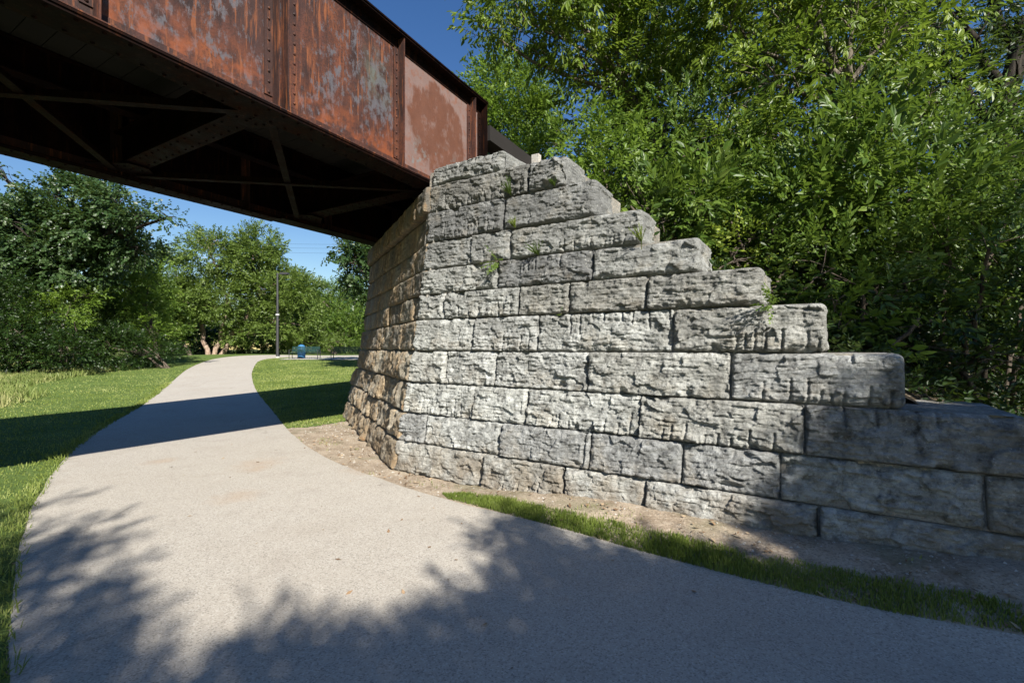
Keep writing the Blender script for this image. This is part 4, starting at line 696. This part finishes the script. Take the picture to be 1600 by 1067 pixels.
for (px, py, rad, n) in ((900, 1000, .42, 110), (1050, 950, .42, 130), (1200, 960, .42, 150), (1400, 1010, .42, 150), (1550, 1040, .4, 120), (1000, 880, .22, 60), (1120, 910, .3, 90), (870, 880, .28, 60), (790, 830, .15, 24), (820, 850, .22, 40), (820, 960, .3, 70), (1300, 940, .3, 80), (700, 1010, .26, 50), (620, 1050, .25, 45), (480, 1040, .2, 40), (400, 1000, .12, 20), (400, 1070, .25, 50), (600, 1070, .3, 50), (500, 1075, .3, 60), (900, 1065, .4, 110), (1150, 1065, .4, 120), (1320, 1060, .4, 100), (790, 930, .14, 20), (740, 1060, .3, 60), (800, 808, .10, 10), (930, 930, .25, 50)):
    sp1.append((gpx(px, py), rad, 5.2+1.6*rs.random(), n))
shade('leafy tree behind the viewpoint that shades the near path', sp1, (3.2, -7.5), 61)
sp2 = []
def wpt(px, z):
    a = ta(px, z); u = uz(z); return (C0[0]+DW[0]*a-NW[0]*u, C0[1]+DW[1]*a-NW[1]*u, z)
for (px, z, rad, n) in ((1300, .15, .3, 90), (1400, .1, .3, 110), (1500, .1, .3, 110), (1600, .1, .3, 110), (1330, .55, .22, 70), (1420, .5, .26, 90), (1520, .45, .26, 100), (1600, .5, .26, 90), (1350, .95, .18, 55), (1450, .95, .2, 70), (1550, .9, .22, 90), (1620, 1.0, .25, 80), (1240, .1, .2, 40), (1270, .5, .12, 16), (1440, 1.3, .12, 16), (1700, .6, .4, 120)): sp2.append((wpt(px, z), rad, 5.0+1.3*rs.random(), n))
for (px, py, rad, n) in ((1330, 890, .22, 60), (1450, 900, .25, 60), (1550, 930, .25, 70), (1250, 880, .14, 20), (1600, 970, .25, 60)): sp2.append((gpx(px, py), rad, 5+1.4*rs.random(), n))
for (X_, Y_, Z_, rad, n) in ((3.4, 3.5, 1.15, .3, 90), (3.0, 3.75, 1.15, .22, 40), (3.9, 3.2, 1.1, .3, 70), (3.3, 4.6, 2.1, .4, 90), (3.9, 4.3, 1.9, .4, 100), (4.6, 4.4, 2.4, .5, 130), (5.2, 4.4, 2.0, .5, 120), (3.0, 5.2, 2.3, .35, 60), (4.0, 5.4, 2.2, .45, 90), (4.9, 5.0, 2.8, .4, 50), (4.4, 4.6, 1.7, .5, 110), (3.6, 5.0, 1.6, .35, 60), (5.0, 4.8, 2.0, .5, 90)): sp2.append(((X_, Y_, Z_), rad, 4.5, n))  # unseen leaf clusters added to darken the low wall ledge and bank foliage
shade('leafy tree behind the viewpoint that shades the low end of the wall', sp2, (7.0, -5.0), 62, 1.0)
sp3 = []
for (px, py, rad, n) in ((60, 860, .35, 40), (110, 840, .3, 26), (150, 850, .15, 12), (60, 940, .35, 46), (120, 960, .25, 26), (60, 1020, .3, 50), (170, 990, .2, 20), (200, 900, .12, 5), (20, 800, .3, 26), (250, 1060, .25, 24), (120, 1060, .3, 44), (0, 900, .3, 50)): sp3.append((gpx(px, py), rad, 6.4+1.8*rs.random(), n))
shade('leafy tree behind the viewpoint that dapples the left path edge', sp3, (-.5, -8.5), 63)
# ------------------------------------------------------------------ light, sky, camera
W = bpy.data.worlds.new('World'); bpy.context.scene.world = W; W.use_nodes = True; nt = W.node_tree; nt.nodes.clear(); o = nt.nodes.new('ShaderNodeOutputWorld'); bgd = nt.nodes.new('ShaderNodeBackground'); sk = nt.nodes.new('ShaderNodeTexSky')
sk.sky_type = 'NISHITA'; sk.sun_disc = False; sk.sun_elevation = math.asin(SUN[2]); sk.sun_rotation = math.atan2(SUN[0], SUN[1]); sk.altitude = 300; sk.air_density = 1.35; sk.dust_density = .15; sk.ozone_density = 3.0
bgd.inputs[1].default_value = .054; hs = nt.nodes.new('ShaderNodeHueSaturation'); hs.inputs['Saturation'].default_value = 1.27; hs.inputs['Hue'].default_value = .512; nt.links.new(sk.outputs[0], hs.inputs['Color']); nt.links.new(hs.outputs[0], bgd.inputs[0]); nt.links.new(bgd.outputs[0], o.inputs[0])
sl = bpy.data.lights.new('sun', 'SUN'); sl.energy = 5.0; sl.angle = math.radians(.53); sl.color = (1, .95, .86); so = bpy.data.objects.new('sun', sl); C.objects.link(so)
from mathutils import Vector
so.rotation_euler = Vector(SUN).to_track_quat('Z', 'Y').to_euler(); so.location = (0, -10, 20)
cd = bpy.data.cameras.new('camera'); cd.sensor_width = 36; cd.lens = 36*F/1600; cd.shift_y = 9.5/1600; cd.clip_end = 500; cd.clip_start = .05; co = bpy.data.objects.new('camera', cd); C.objects.link(co); co.location = (0, 0, CH); co.rotation_euler = (math.radians(90), 0, 0)
sc = bpy.context.scene; sc.camera = co; sc.view_settings.view_transform = 'Standard'; sc.view_settings.look = 'None'; sc.view_settings.exposure = 1.15; sc.view_settings.gamma = 1
sc.cycles.max_bounces = 6; sc.cycles.transparent_max_bounces = 4; sc.cycles.use_denoising = True
